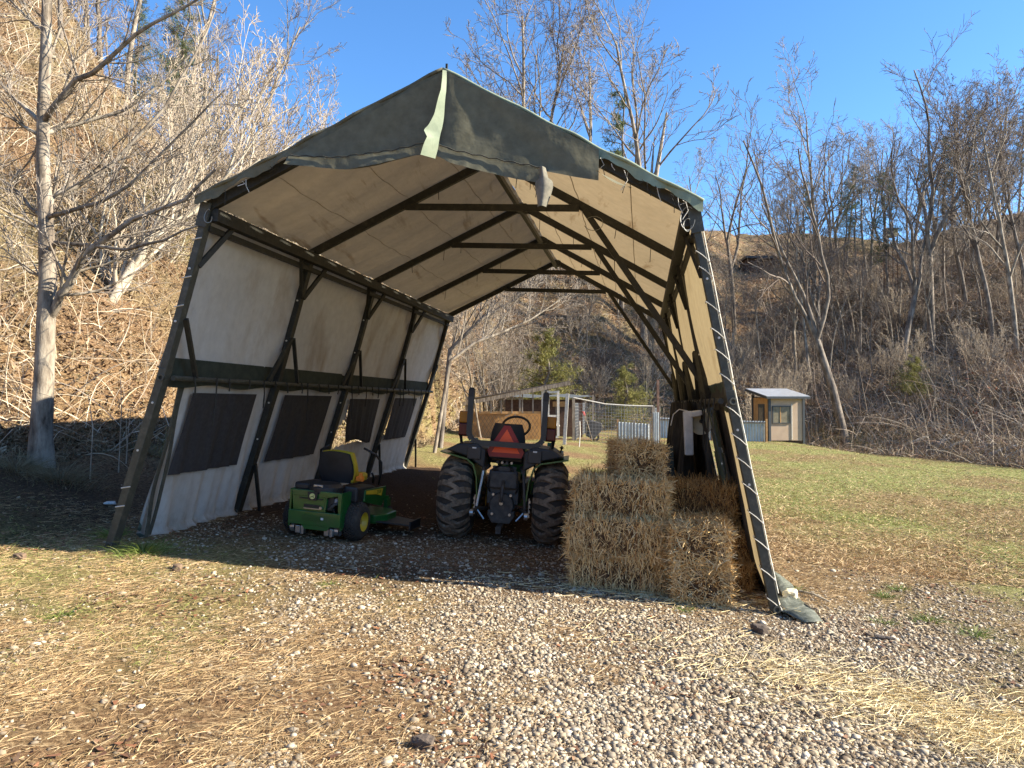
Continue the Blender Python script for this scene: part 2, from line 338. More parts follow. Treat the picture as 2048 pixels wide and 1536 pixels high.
# ------------------------------------------------------------------ the frame tent
S = 2.44; EW, EH, RH, KW, KH, FW = 2.45, 3.655, 4.935, 2.865, 1.862, 3.345
NF = 5
def TT(u, v, z): return T(u, v+.037*u, z)
tent = empty('frame_tent', TT(0, 0, 0), 'large open-ended frame tent of green canvas with pale lining, sheltering the tractor and straw bales', 'tent')
def sgn(s, u): return s*u
def legpt(s, i, z):                     # a leg runs eave -> knee -> foot
    zf = -.08*s*1.4
    if z > KH: u = EW+(KW-EW)*(EH-z)/(EH-KH)
    else: u = KW+(FW-KW)*(KH-z)/(KH-zf)
    return TT(s*u, S*i, z)
for i in range(NF):
    for s in (-1, 1):
        zf = float(g(*legpt(s, i, 0)[:2]))-T(s*FW, 0, 0)[2]-.03
        zf = max(min(zf, .2), -.25)
        m = MB().bar(legpt(s, i, EH), legpt(s, i, KH-.02), .075, .105, AV)
        foot = legpt(s, i, zf)
        m.bar(legpt(s, i, KH+.10)+AU*s*.004, foot, .085, .115, AV)
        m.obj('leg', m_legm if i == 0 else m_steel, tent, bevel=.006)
        legp = C.objects[-1]            # bolts, end plate and the round eyes at knee and foot
        if i < 3:
            for z in (3.0, 2.45, 1.6, 1.1):
                p = legpt(s, i, z); MB().tube([p-AV*.066, p-AV*.048], .012, 8).obj('bolt', m_cord, legp)
            for p in (legpt(s, i, KH), foot+(legpt(s, i, .3)-foot)*.2):
                MB().lathe([(-.078, .020), (-.078, .036), (-.045, .036)], axis='Y', n=14).obj('pin_eye', m_legm, legp, local=True).location = Vector(p)
        MB().bar(legpt(s, i, EH)-AV*.066+AZ*.03, legpt(s, i, EH-.22)-AV*.066, .12, .012, AV).obj('end_plate', m_legm, legp)
        # rafters
        MB().bar(TT(s*EW, S*i, EH), TT(s*.02, S*i, RH), .075, .10, AZ).obj('rafter', m_steel, tent, bevel=.005)
    if i > 0:
        f = .5
        MB().bar(TT(-EW*(1-.53), S*i-.065, EH+(RH-EH)*.53-.05), TT(EW*(1-.53), S*i-.065, EH+(RH-EH)*.53-.05), .045, .085, AZ).obj('collar_tie', m_steel, tent, bevel=.004)
    if i in (1, 2, 4):
        p = TT(EW*.5, S*i-.06, EH+(RH-EH)*.47); q = legpt(1, i, KH+.28)-AU*.05-AV*.05
        MB().bar(p, q, .075, .085, AV).obj('long_brace', m_steel, tent, bevel=.004)
    p = TT(0, S*i, RH)
    MB().bar(p-AV*.09-AZ*.02, p+AV*.09-AZ*.02, .2, .13, AZ).bar(p+AZ*0, p+AZ*.17, .02).obj('ridge_joint', m_steel, tent)
    for s in (-1, 1):                   # short struts fanning from the leg to the eave beam and to the knee rail
        for dv in (-1, 1):
            if not (i == 0 and dv < 0) and not (i == NF-1 and dv > 0):
                a_ = legpt(s, i, EH-.62)-AU*s*.03+AV*dv*.03; b_ = TT(s*(EW-.06), S*i+dv*.45, EH-.06)
                MB().bar(a_, b_, .045, .05, AZ).obj('knee_strut', m_steel, tent)
                if s > 0 and i == 0: continue
                a_ = legpt(s, i, KH+.62)-AU*s*.05+AV*dv*.03; b_ = TT(s*(KW-.09), S*i+dv*.42, KH+.02)
                MB().bar(a_, b_, .045, .05, AZ).obj('knee_strut', m_steel, tent)
    if i > 0:
        s = -1                          # kick strut at the foot
        MB().bar(legpt(s, i, .75)-AU*s*.05, TT(s*(FW-.16), S*i+.32, .03), .04, .05, AZ).obj('foot_strut', m_steel, tent)
L = S*(NF-1)
for s in (-1, 1):
    MB().bar(TT(s*(EW-.06), -.02, EH-.09), TT(s*(EW-.06), L, EH-.09), .10, .13, AZ).obj('eave_beam', m_steel, tent)
    MB().bar(TT(s*(EW+.02), .02, EH-.22), TT(s*(EW+.02), L, EH-.22), .05, .06, AZ).obj('eave_rail', m_steel, tent)
    pts = [TT(s*(KW-.09), v, KH+.0) for v in np.linspace(.02 if s < 0 else 0, L, 14)]
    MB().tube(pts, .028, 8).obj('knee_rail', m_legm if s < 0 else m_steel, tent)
MB().bar(TT(0, 0, RH-.10), TT(0, L, RH-.10), .06, .07, AZ).obj('ridge_beam', m_steel, tent)
# roof cover: sags a little between rafters and hangs over the rafters at the front
def sag(v, d): t = (v/S) % 1.0; return d*math.sin(math.pi*t)**.8 if 0 <= v <= L else 0
def roof(s):
    def fn(a_, b_):
        v = -.13+(L+.26)*b_; t = a_
        u = EW*1.03*(1-t); z = EH+(RH-EH)*t-.02+.085
        d = sag(v, .05)*math.sin(math.pi*min(1, t*1.05+.02))
        d += .010*math.sin(v*9+t*5+s)+.006*math.sin(v*23+t*11)*(1-t)
        if v < 0: d += (-v)*.25
        return TT(s*u, v, z-d)
    nv = 130
    m = MB().grid(fn, 26, nv); 
    if s < 0: m.f = [q[::-1] for q in m.f]
    return m
for s in (-1, 1): roof(s).obj('roof_cover', m_roof, tent, smooth=True)
m_seam = M('canvas_seam', [(.30, .24, .17), (.40, .33, .24)], 20, .9)
for s in (-1, 1):
    for t in (.27, .55, .82):
        mb_ = MB(); q_ = None
        for v in np.linspace(-.10, L+.1, 70):
            d = sag(v, .05)*math.sin(math.pi*min(1, t*1.05+.02))+.010*math.sin(v*9+t*5+s)+.006*math.sin(v*23+t*11)*(1-t)+(-v*.25 if v < 0 else 0)
            p_ = TT(s*EW*1.03*(1-t), v, EH+(RH-EH)*t+.065-.007-d)
            if q_ is not None: mb_.bar(q_, p_, .009, .003, AZ)
            q_ = p_
        mb_.obj('roof_seam', m_seam, tent)
# turned-down edge of the roof cover round the front
def edge(s):
    def fn(a_, b_):
        t = a_; u = EW*1.035*(1-t); z = EH+(RH-EH)*t+.045
        dz = (.085+.02*math.sin(t*31+s)+.012*math.sin(t*83))*b_
        return TT(s*u, -.135-.012*math.sin(t*40)*b_, z+.01-dz)
    return MB().grid(fn, 60, 3)
for s in (-1, 1): edge(s).obj('roof_hem', m_flap if s < 0 else m_fold, tent, smooth=True)
for s in (-1, 1):                        # the same edge seen from above: a rolled seam
    MB().tube([TT(s*EW*1.035*(1-t), -.13+.012*math.sin(t*37), EH+(RH-EH)*t+.062+.008*math.sin(t*29)) for t in np.linspace(0, 1, 40)], .018, 6).obj('rolled_seam', m_fold if s > 0 else m_flap, tent, smooth=True)
# fringe of torn threads along the hems
r_ = random.Random(3)
for k in range(26):
    s = r_.choice((-1, 1, 1)); t = r_.uniform(.03, .5); p = TT(s*EW*1.02*(1-t), -.15, EH+(RH-EH)*t-.02); L_ = r_.uniform(.04, .2)
    MB().tube([p, p-AZ*L_*.5+AU*r_.uniform(-.04, .04), p-AZ*L_+AU*r_.uniform(-.05, .05)], .004, 3).obj('torn_thread', m_cord if k % 2 else m_dcord, tent)
# hanging gable flap
def gab(px, py): # front plane point under a pixel of the photograph's gable
    d = ray(px, py); n = AV+.037*AU*-1; o = np.array([0, 0, CAMZ]); p0 = TT(0, -.17, RH); t = np.dot(p0-o, n)/np.dot(d, n); return o+d*t
bot = [(575, 333), (640, 338), (700, 343), (760, 334), (830, 316), (862, 312), (885, 318), (905, 330), (960, 345), (1030, 360), (1090, 371), (1093, 346), (1150, 357), (1198, 366)]
bx = np.array([q[0] for q in bot]); by = np.array([q[1] for q in bot])
def topy(x): return 146+(893-x)*(396-146)/(893-432) if x < 893 else 146+(x-893)*(398-146)/(1385-893)
def flap(x0, x1, n, m_=18, dep=0., name='gable_flap', mm=None):
    def fn(a_, b_):
        x = x0+(x1-x0)*a_; yb = float(np.interp(x, bx, by)); yt = topy(x)-2
        y = yt+(max(yb, yt+1)-yt)*b_; p = gab(x, y)
        k = (x-893)/max(60, y-120)                       # folds fan out from the ridge
        amp = b_*(1-.4*b_)
        dv = .022*math.sin(k*4.3+1)*amp+.010*math.sin(k*11)*amp+.005*math.sin(x*.07+y*.05)*b_
        dv += .05*b_*b_
        return p-AV*(dv+.02)
    return MB().grid(fn, n, m_).obj(name, mm or m_flap, tent, smooth=True)
flap(575, 893, 70); flap(893, 1198, 80)
# stitched seam band below, hanging loose
bot2 = [(585, 318), (680, 322), (790, 308), (845, 296), (862, 290), (880, 294), (905, 306), (960, 318), (1030, 332), (1090, 343)]
b2x = [q[0] for q in bot2]; b2y = [q[1] for q in bot2]
def band(a_, b_):
    x = 585+(1092-585)*a_; y0 = float(np.interp(x, b2x, b2y)); y1 = float(np.interp(x, bx, by))+3
    y = y0+(y1-y0)*b_; p = gab(x, y); return p-AV*(.085+.03*b_+.012*math.sin(x*.035)*b_+.003*math.sin(x*.21)*b_)
MB().grid(band, 90, 4).obj('flap_hem', m_flap, tent, smooth=True)
MB().tube([gab(x, float(np.interp(x, b2x, b2y))-1+1.5*math.sin(x*.2))-AV*.10 for x in range(590, 1092, 8)], .006, 4).obj('flap_seam', m_dcord, tent)
def strip(a_, b_):                       # the fold in the middle, turned to the sun
    yy = [146, 190, 240, 265, 275, 290, 305, 326]; xl = [889, 889, 878, 868, 860, 868, 862, 856]; xr = [896, 897, 893, 890, 888, 886, 884, 878]
    y = 146+180*b_; x_l = np.interp(y, yy, xl); x_r = np.interp(y, yy, xr); x = x_l+(x_r-x_l)*a_
    return gab(x, y)-AV*(.06+.08*b_+.012*math.sin(y*.07)+(.10*(1-a_))*(.2+b_))
MB().grid(strip, 6, 40).obj('ridge_fold', m_fold, tent, smooth=True)
def tail(a_, b_):
    y = 343+80*b_; wd = (1-abs(b_-.45)*1.1)*20+3; x = 1088+4*math.sin(b_*3)+(a_-.5)*wd*1.6*(1 if b_ > .3 else .6)
    return gab(x, y)-AV*(.11+.06*math.sin(a_*3.1)+.05*b_)
MB().grid(tail, 6, 12).obj('torn_flap_tail', M('pale_torn_canvas', [(.12, .115, .09), (.30, .26, .2)], 5, .9), tent, smooth=True)
def scrap(a_, b_):
    x = 1195+68*a_; y = 352+34*a_+8*b_*math.sin(math.pi*a_)-3; return gab(x, y)-AV*(.10+.05*b_)
MB().grid(scrap, 10, 2).obj('torn_flap_tail', m_flap, tent, smooth=True)
# side walls
def upper(s):
    def fn(a_, b_):
        v = .03+L*b_-.02; t = a_; z = EH-.02-(EH-KH-.12)*t; u = EW+(KW-EW)*t+(.09 if s < 0 else .05)
        d = -.02+(.10 if s < 0 else .03)*sag(v, 1)*math.sin(math.pi*t)-.05*math.sin(math.pi*t)
        d += .012*math.sin(v*7+t*3)*t+.008*math.sin(v*19+2*t)*t
        return TT(s*(u+d), v, z)
    nv = 120; m = MB().grid(fn, 20, nv); m.f = [q if s < 0 else q[::-1] for q in m.f]; return m
for s in (-1, 1): upper(s).obj('upper_wall', m_wall if s < 0 else m_wallr, tent, smooth=True)
def bandw(s):
    def fn(a_, b_):
        v = .03+L*b_; z = KH+.22-(.30+.02*math.sin(v*5))*a_; u = KW+(.025 if s < 0 else .02)+.008*math.sin(v*11)*a_
        return TT(s*u, v, z)
    return MB().grid(fn, 3, 110)
m_band = M('dark_green_band', [(.022, .03, .02), (.045, .052, .036)], 9, .9)
for s in (-1, 1): bandw(s).obj('storm_band', m_band if s < 0 else M('brown_green_band', [(.05, .045, .028), (.085, .072, .045)], 9, .9), tent, smooth=True)
# windows: (bay, v0, v1, z0, z1)
wins = [(.72, 2.02, .80, 1.68), (2.92, 4.42, .78, 1.68), (5.35, 6.75, .80, 1.67), (7.75, 9.1, .85, 1.67)]
def lower_u(v, z, s):
    t = (KH-z)/KH
    return KW+.085+(FW-KW)*t*.98+.03*math.sin(v*5.1+s)*t*t+.026*math.sin(v*13+z*2)*t+.020*math.sin(v*26+z*3+math.sin(v*3)*2)*t**.7+.008*math.sin(v*61+z*7)*t
def lower(s, v0, v1, zt, zb):
    def fn(a_, b_):
        v = v0+(v1-v0)*b_; zb_ = zb+.035*math.sin(v*4.3)+.02*math.sin(v*17); z = zt+(zb_-zt)*a_
        v_ = v + (.22*(1-z/KH) if (s < 0 and b_ < .001) else 0)
        u = lower_u(v, z, s)
        if z < .12: u -= s*s*(.12-z)*1.5
        return TT(s*u, v_, z)
    def keep(a_, b_):
        v = v0+(v1-v0)*b_; z = zt+(zb-zt)*a_
        for (p, q, r1, r2) in wins:
            if p+.04 < v < q-.04 and r1+.04 < z < r2-.04: return False
        if s < 0 and 5.05 < v < 5.4 and .70 < z < .70+(v-5.0)*1.6: return False
        return True
    n = int((v1-v0)/.055); m = MB().grid(fn, 40, n, keep); m.f = [q if s < 0 else q[::-1] for q in m.f]; return m
lower(-1, .42, L, KH-.02, .03).obj('lower_curtain', m_wall, tent, smooth=True)
for k, (a0, a1, z0, z1) in enumerate(wins):
    def fn(a_, b_, a0=a0, a1=a1, z0=z0, z1=z1, k=k):
        v = a0-.09+(a1-a0+.13)*b_; z = z1+.03+(z0-z1-.06)*a_
        if k == 2: z = z1+(z0+.0*b_-z1)*a_; 
        u = lower_u(v, z, -1)-.05-.012*math.sin(b_*17+k)*a_-.006*math.sin(b_*31)
        if k == 2: v = a0-.09+.34*a_**1.5*(1-b_)+(a1-a0+.11)*b_; z = max(z, .87+.05*math.sin(b_*5)); u -= .05*a_
        return TT(-u, v, z)
    MB().grid(fn, 14, 26).obj('window_screen', m_screen, tent, smooth=True)
# right side curtain: a front length, then gathered dark folds, with torn gaps
def rlow(v0, v1, zt, zb, amp, name, mm, off=0, n=40, hang=False):
    def fn(a_, b_):
        v = v0+(v1-v0)*b_; z = zt+(zb-zt)*a_; t = (KH-z)/KH
        u = KW+(-.22 if hang else -.02)+(0 if hang else (FW-KW)*t*.95)+amp*math.sin(v*15+off)*(.3+t)+.03*math.sin(v*37+z*3)*t-off*.1
        if z < .3 and not hang: u += .22*(.3-z)
        return TT(u, v+.04*math.sin(z*4+off), z)
    m = MB().grid(fn, 30, n); m.f = [q[::-1] for q in m.f]; return m.obj(name, mm, tent, smooth=True)
rlow(.10, .55, KH-.05, -.05, .012, 'torn_curtain', m_wallr)
rlow(1.0, 1.2, KH-.10, .25, .03, 'torn_curtain', m_wallr, 1.0, 12)
rlow(1.2, 1.8, KH-.10, 1.35, .02, 'torn_curtain', m_wallr, .3, 24)
rlow(1.25, 1.42, 1.3, .75, .04, 'torn_curtain', m_wallr, .5, 12)
rlow(1.40, 1.60, 1.3, .55, .04, 'torn_curtain', m_wallr, .8, 12)
m_dfold = M('dark_gathered_canvas', [(.022, .018, .013), (.05, .042, .03), (.10, .08, .055)], 7, .9, .2, stretch=(1, 1, .3))
rlow(1.75, 3.6, KH-.02, .1, .08, 'gathered_curtain', m_dfold, 1.4, 90)  # outer lengths reaching the ground, added to keep sun patches off the floor
rlow(3.6, 6.4, KH-.02, .0, .09, 'gathered_curtain', m_dfold, .6, 110)
rlow(6.4, L, KH-.02, -.15, .07, 'gathered_curtain', m_dfold, .2, 110)
rlow(2.0, 3.3, KH-.02, .80, .10, 'gathered_curtain', m_dfold, .3, 60, True); rlow(3.4, 5.6, KH-.02, .62, .12, 'gathered_curtain', m_dfold, .9, 90, True)
rlow(.56, 1.95, KH-.03, -.15, .04, 'torn_curtain', m_dfold, -.3, 50)  # whole dark backing, added to stop sun leaking through the torn gaps
m_blue = M('dark_blue_camouflage_cloth', [(.012, .02, .025), (.03, .055, .06), (.06, .08, .07)], 9, .9)
rlow(2.9, 3.9, 1.22, .72, .10, 'bundled_cloth', m_blue, 2.2, 40, True)
# straps hanging from the knee rails, and cord loops
r_ = random.Random(5)
for s, n_ in ((-1, 26), (1, 20)):
    for k in range(n_):
        mbs = MB()
        v = .3+L*.97*k/n_+r_.uniform(-.12, .12); L_ = r_.choice((.12, .15, .2, .35, .55)); p = TT(s*(KW-.13), v, KH+.03)
        sw = AV*r_.uniform(-.05, .05); mbs.tube([p, p-AZ*L_*.5+sw*.5-AU*s*.01, p-AZ*L_+sw], .009, 4)
        mbs.obj('hanging_tie', m_dcord, tent)
for i in range(1, 5):
    for k in range(8):
        s = r_.choice((-1, 1)); t = r_.uniform(.1, .9); p = TT(s*EW*(1-t), S*i-.05, EH+(RH-EH)*t-.05); L_ = r_.uniform(.07, .22)
        MB().tube([p, p-AZ*L_+AU*r_.uniform(-.02, .02)], .005, 3).obj('hanging_tie', m_dcord, tent)
m_wire = M('grey_wire', [(.25, .25, .23)], rough=.5)
def loop(c, r1, r2, ang): # wire loop
    MB().tube([c+AU*(math.cos(t)*r1)+AZ*(math.sin(t)*r2)-AV*.01*math.sin(t*2) for t in np.linspace(ang, ang+5.2, 18)], .004, 4).obj('wire_loop', m_wire, tent)
for (s, dz, r1) in ((-1, -.12, .07), (1, -.1, .11), (1, -.16, .06)): loop(TT(s*(EW-.05), -.10, EH+dz), r1*.6, r1, 1)
loop(TT(EW*.55, S-.12, EH+.42), .12, .09, 3.5)
# white lacing that spirals round the right front leg
cpt = []; zs = np.linspace(3.55, .12, 15)+np.array([random.Random(k).uniform(-.06, .06) for k in range(15)])
for k, z in enumerate(zs):
    p = legpt(1, 0, z); q = legpt(1, 0, z-.10)
    cpt += [p-AU*.05+AV*.06, p-AU*.052-AV*.064, p*.6+q*.4-AV*.067, q+AU*.055-AV*.064, q+AU*.062+AV*.06]
MB().tube(cpt, .0045, 5).obj('lacing_cord', m_cord, tent)
MB().tube([legpt(1, 0, z)+AU*(.066+.002*math.sin(z*9))+AV*.05 for z in np.linspace(3.6, .1, 60)], .006, 5).obj('wall_rope', m_cord, tent)
for z in (3.3, 2.9, 2.6, .7, .5): 
    p = legpt(-1, 0, z); MB().tube([p-AU*.055-AV*.06, p+AU*.05-AV*.062+AZ*.02], .007, 4).obj('lacing_turn', m_cord, tent)
# long edge bindings of the left curtain, standing a little off the leg
for dv in (.36, .46):
    pts = [TT(-(lower_u(dv, z, -1)-.05+.03*math.sin(z*3+dv*20)), dv+.20*(1-z/KH)**1.5, z) for z in np.linspace(KH, .04, 16)]
    mb_ = MB()
    for k in range(15): mb_.bar(pts[k], pts[k+1], .05, .015, AU)
    mb_.obj('curtain_binding', M('faded_olive_binding', [(.05, .052, .04), (.09, .088, .065)], 15, .9), tent)

# ------------------------------------------------------------------ machines
def machine(name, p, fwd, label, cat):
    f = np.array(fwd, float); f[2] = 0; f /= np.linalg.norm(f); rgt = np.cross(f, UP)
    dz = float(g(*(p[:2]+rgt[:2]*.5))-g(*(p[:2]-rgt[:2]*.5))); r2 = rgt+UP*dz; r2 /= np.linalg.norm(r2); up = np.cross(r2, f)
    o = empty(name, p, label, cat); o.rotation_euler = Matrix([[r2[0], f[0], up[0]], [r2[1], f[1], up[1]], [r2[2], f[2], up[2]]]).to_euler(); return o
m_grn = M('green_paint', [(.007, .075, .014), (.011, .10, .02), (.028, .085, .028)], 3, .32, coat=.4)
m_yel = M('yellow_paint', [(.50, .34, .02), (.62, .44, .03)], 4, .4)
m_blk = M('black_plastic', [(.012, .012, .013), (.022, .022, .022)], 8, .5)
m_iron = M('dark_iron', [(.016, .015, .014), (.045, .042, .038), (.08, .07, .06)], 12, .55, .2, lo=.3, hi=.75)
m_rub = M('dusty_rubber', [(.018, .016, .014), (.055, .045, .034)], 9, .85, .2)
m_lug = M('muddy_lugs', [(.06, .048, .034), (.17, .13, .09), (.28, .215, .15)], 18, .95, .3, lo=.3, hi=.72)
m_vinyl = M('black_vinyl', [(.016, .016, .018), (.028, .028, .03)], 5, .42)
m_alu = M('dull_metal', [(.32, .32, .31), (.5, .5, .49)], 20, .35, metal=.8)
def tyre_prof(w_, R_, r_):
    P = []
    for k in range(15):
        t = math.pi*(k/14); x = -math.cos(t)*w_/2; q = math.sin(t)**.45 if 0 < k < 14 else 0
        P.append((x*(1 if q < .9 else .97), r_+(R_-r_)*q))
    return P
def wheel(root, c, w_, R_, r_, kind, side, rim_m=None):       # kind: 'bar' industrial lugs or 'turf'
    grp = MB().lathe(tyre_prof(w_, R_, r_), n=48).obj('tyre', m_rub, root, smooth=True, local=True); grp.location = c
    lug = MB()
    def surf(a_, x, h):
        xx = x/(w_/2); R1 = r_+(R_-r_)*max(0, 1-abs(xx)**3.2)**.5+h if abs(xx) < 1 else r_+h
        R1 = max(R1, R_*.78)
        return np.array([x, R1*math.cos(a_), R1*math.sin(a_)])
    if kind == 'bar':
        n = 21
        for k in range(n*2):
            sd_ = 1 if k % 2 else -1; a0 = math.pi*2*(k/2)/n; V = []; F = []; m_ = 7; hh = R_*.06
            for j in range(m_+1):
                t = j/m_; x = sd_*(w_/2*.99-(w_*.66)*t); ac = a0+.17*t**1.8; wd = .062+.028*(1-t)
                for (da, h) in ((-wd, -.01), (-wd*.8, hh), (wd*.8, hh), (wd, -.01)): V.append(surf(ac+da, x, h))
            for j in range(m_):
                for q in range(3): F.append((j*4+q, j*4+q+1, (j+1)*4+q+1, (j+1)*4+q))
            F += [(0, 1, 2, 3), (m_*4+3, m_*4+2, m_*4+1, m_*4)]
            lug.add(V, F)
    else:
        n = 34
        for k in range(n):
            for j in range(-3, 4):
                a0 = 2*math.pi*(k+.5*(j % 2))/n; x = j*w_/7.6; da = .065; dx = w_/17; V = []
                for h in (-.004, .012):
                    for (p_, q_) in ((-1, -.4), (.4, -1), (1, .4), (-.4, 1)): V.append(surf(a0+p_*da, x+q_*dx, h))
                lug.add(V, [(4, 5, 6, 7), (0, 1, 5, 4), (1, 2, 6, 5), (2, 3, 7, 6), (3, 0, 4, 7)])
    lug.obj('tread', m_lug if kind == 'bar' else m_rub, grp, local=True)
    ro = side*w_/2
    MB().lathe([(ro*.9, r_+.012), (ro*.97, r_), (ro*.8, r_*.93), (ro*.35, r_*.86), (ro*.25, r_*.5), (ro*.3, r_*.32), (ro*.55, r_*.3), (ro*.58, 0)], n=32).obj('rim', rim_m or m_yel, grp, smooth=True, local=True)
    hub = MB()
    MB().lathe([(-ro*.9, r_+.01), (-ro*.8, r_*.9), (-ro*.2, r_*.8), (-ro*.1, 0)], n=24).obj('rim', rim_m or m_yel, grp, smooth=True, local=True)
    return grp
def text(body, size, loc, rot, m, parent, name='lettering', ext=.001):
    cu = bpy.data.curves.new(name, 'FONT'); cu.body = body; cu.size = size; cu.extrude = ext; cu.align_x = 'CENTER'; cu.align_y = 'CENTER'
    o = bpy.data.objects.new(name, cu); dg = None
    C.objects.link(o); me = bpy.data.meshes.new_from_object(o.evaluated_get(bpy.context.evaluated_depsgraph_get())); C.objects.unlink(o); bpy.data.objects.remove(o)
    o = bpy.data.objects.new(name, me); me.materials.clear(); me.materials.append(m); C.objects.link(o); o.parent = parent; o.location = loc; o.rotation_euler = rot; return o
# --- compact tractor, seen from behind
pL = gnd(907, 1071); pR = gnd(1093, 1086)
c_ = (pL+pR)/2; fw = np.cross(UP, pR-pL)
tr = machine('tractor', onG(c_[0]+.02, c_[1]+.1), fw, 'compact green tractor with an orange-red triangle on its back, parked under the tent', 'tractor')
RW, RR_ = .43, .515
for s in (-1, 1): wheel(tr, (s*.60, 0, RR_*.985), RW, RR_, .25, 'bar', s)
for s in (-1, 1): wheel(tr, (s*.52, 1.62, .315), .24, .32, .16, 'bar', s)
B = MB
m = B(); m.box((0, .25, .62), (.30, .9, .36)); m.box((0, -.12, .58), (.34, .26, .34)).box((0, -.22, .78), (.36, .16, .22)); m.obj('rear_housing', m_iron, tr, local=True, bevel=.02)
B().tube([(-.62, 0, .5), (-.3, 0, .5)], .09, 14).obj('axle', m_iron, tr, local=True, smooth=True)
B().tube([(.3, 0, .5), (.62, 0, .5)], .09, 14).obj('axle', m_iron, tr, local=True, smooth=True)
m = B(); m.lathe([(0, .0), (0, .145), (.05, .155), (.09, .11), (.10, 0)], c=(0, -.34, .47), axis='Y', n=20); m.obj('pto_cover', m_iron, tr, local=True)
B().lathe([(-.08, 0), (-.08, .022), (.02, .022)], c=(0, -.33, .50), axis='Y', n=12).obj('pto_shaft', m_alu, tr, local=True)
B().prism([(-.17, .33), (-.11, .24), (.11, .24), (.17, .33), (.17, .40), (-.17, .40)], (0, -.28, 0), (1, 0, 0), (0, 0, 1), (0, 1, 0), .10).obj('casting', m_iron, tr, local=True, bevel=.01)
B().box((0, -.42, .215), (.07, .34, .03)).box((0, -.56, .20), (.06, .05, .09)).obj('drawbar', m_iron, tr, local=True)
for z, w_ in ((.92, .30), (.68, .24)): B().box((0, -.20, z), (w_, .05, .05)).obj('cross_bracket', m_iron, tr, local=True, bevel=.006)
B().box((0, -.25, .86), (.14, .03, .16)).box((0, -.27, .98), (.10, .01, .012)).obj('valve_plate', m_iron, tr, local=True)
for s in (-1, 1):
    B().tube([(s*.21, -.10, .93), (s*.25, -.36, .90)], .028, 8).obj('lift_arm', m_iron, tr, local=True)
    B().tube([(s*.25, -.34, .90), (s*.30, -.42, .45)], .017, 8).obj('lift_rod', m_alu if s < 0 else m_iron, tr, local=True)
    B().tube([(s*.20, .05, .36), (s*.30, -.42, .42), (s*.33, -.62, .40)], .024, 8).obj('lower_link', m_iron, tr, local=True)
    B().lathe([(-.02, .02), (-.02, .042), (.02, .042), (.02, .02)], c=(s*.33, -.65, .40), n=12).obj('link_eye', m_alu, tr, local=True)
    ch = B(); 
    for k in range(8): ch.box((s*(.34+.006*(k % 2)), -.30, .56-.03*k), (.022 if k % 2 else .01, .012 if k % 2 else .022, .034))
    ch.obj('check_chain', m_alu, tr, local=True)
    B().tube([(s*.36, -.05, 1.0), (s*.40, -.2, .8), (s*.36, -.26, .6)], .012, 6).obj('hose', m_blk, tr, local=True, smooth=True)
    # fender: flat top and arch over the wheel, green lip beneath
    fe = [(.30, .55), (.32, .80), (.37, .96), (.46, 1.03), (.80, 1.10), (.80, 1.082), (.465, 1.012), (.385, .945), (.335, .79), (.315, .55)]
    B().prism([(s*a_, b_) for a_, b_ in fe][::(1 if s > 0 else -1)], (0, -.02, 0), (1, 0, 0), (0, 0, 1), (0, 1, 0), .78).obj('fender', m_grn, tr, local=True)
    B().prism([(s*a_, b_) for a_, b_ in [(.24, .90), (.24, 1.14), (.36, 1.22), (.60, 1.20), (.74, 1.115), (.46, 1.045), (.35, .97)]][::(1 if s > 0 else -1)], (0, 0, 0), (1, 0, 0), (0, 0, 1), (0, 1, 0), .72).obj('fender_deck', m_blk, tr, local=True, bevel=.02)
    B().box((s*.38, -.375, 1.10), (.17, .02, .16)).obj('fender_panel', m_vinyl, tr, local=True, bevel=.01)
    for (z, mm, nm) in ((1.555, M('amber_lens', [(.40, .15, .008)], rough=.25), 'amber_lamp'), (1.40, M('dark_red_lens', [(.10, .006, .01)], rough=.25), 'red_lamp')):
        B().box((s*.555, -.22, z-.02), (.12, .05, .145 if nm[0] == 'a' else .15)).obj(nm, mm, tr, local=True, bevel=.012)
    B().box((s*.555, -.185, 1.45), (.13, .03, .32)).obj('lamp_housing', m_blk, tr, local=True, bevel=.01)
    B().tube([(s*.60, -.15, 1.32), (s*.58, -.12, 1.18)], .02, 6).obj('lamp_bracket', m_blk, tr, local=True)
# roll bar: a rounded U whose arms stop at the hinges
rp = [(-.47, 1.80), (-.47, 1.36), (-.46, 1.31), (-.43, 1.265), (-.38, 1.235), (-.32, 1.225), (.32, 1.225), (.38, 1.235), (.43, 1.265), (.46, 1.31), (.47, 1.36), (.47, 1.80)]
m = B(); 
for k in range(len(rp)-1): m.bar((rp[k][0], -.30, rp[k][1]), (rp[k+1][0], -.30, rp[k+1][1]), .068, .072, (0, 1, 0))
m.obj('roll_bar', M('black_roll_bar', [(.025, .027, .027), (.04, .042, .04)], 6, .45), tr, local=True)
for s in (-1, 1): B().box((s*.47, -.29, 1.83), (.075, .09, .14)).box((s*.47, -.29, 1.905), (.055, .07, .02)).obj('roll_bar_hinge', m_blk, tr, local=True, bevel=.008)
for k in range(4): B().tube([(-.09+.06*k, -.20, 1.0), (-.09+.06*k, -.29, .995)], .016, 8).obj('hydraulic_coupler', m_alu if k % 2 else m_iron, tr, local=True)
B().tube([(0, -.22, .80), (.01, -.42, .70), (0, -.46, .52)], .02, 8).obj('top_link', m_iron, tr, local=True, smooth=True)
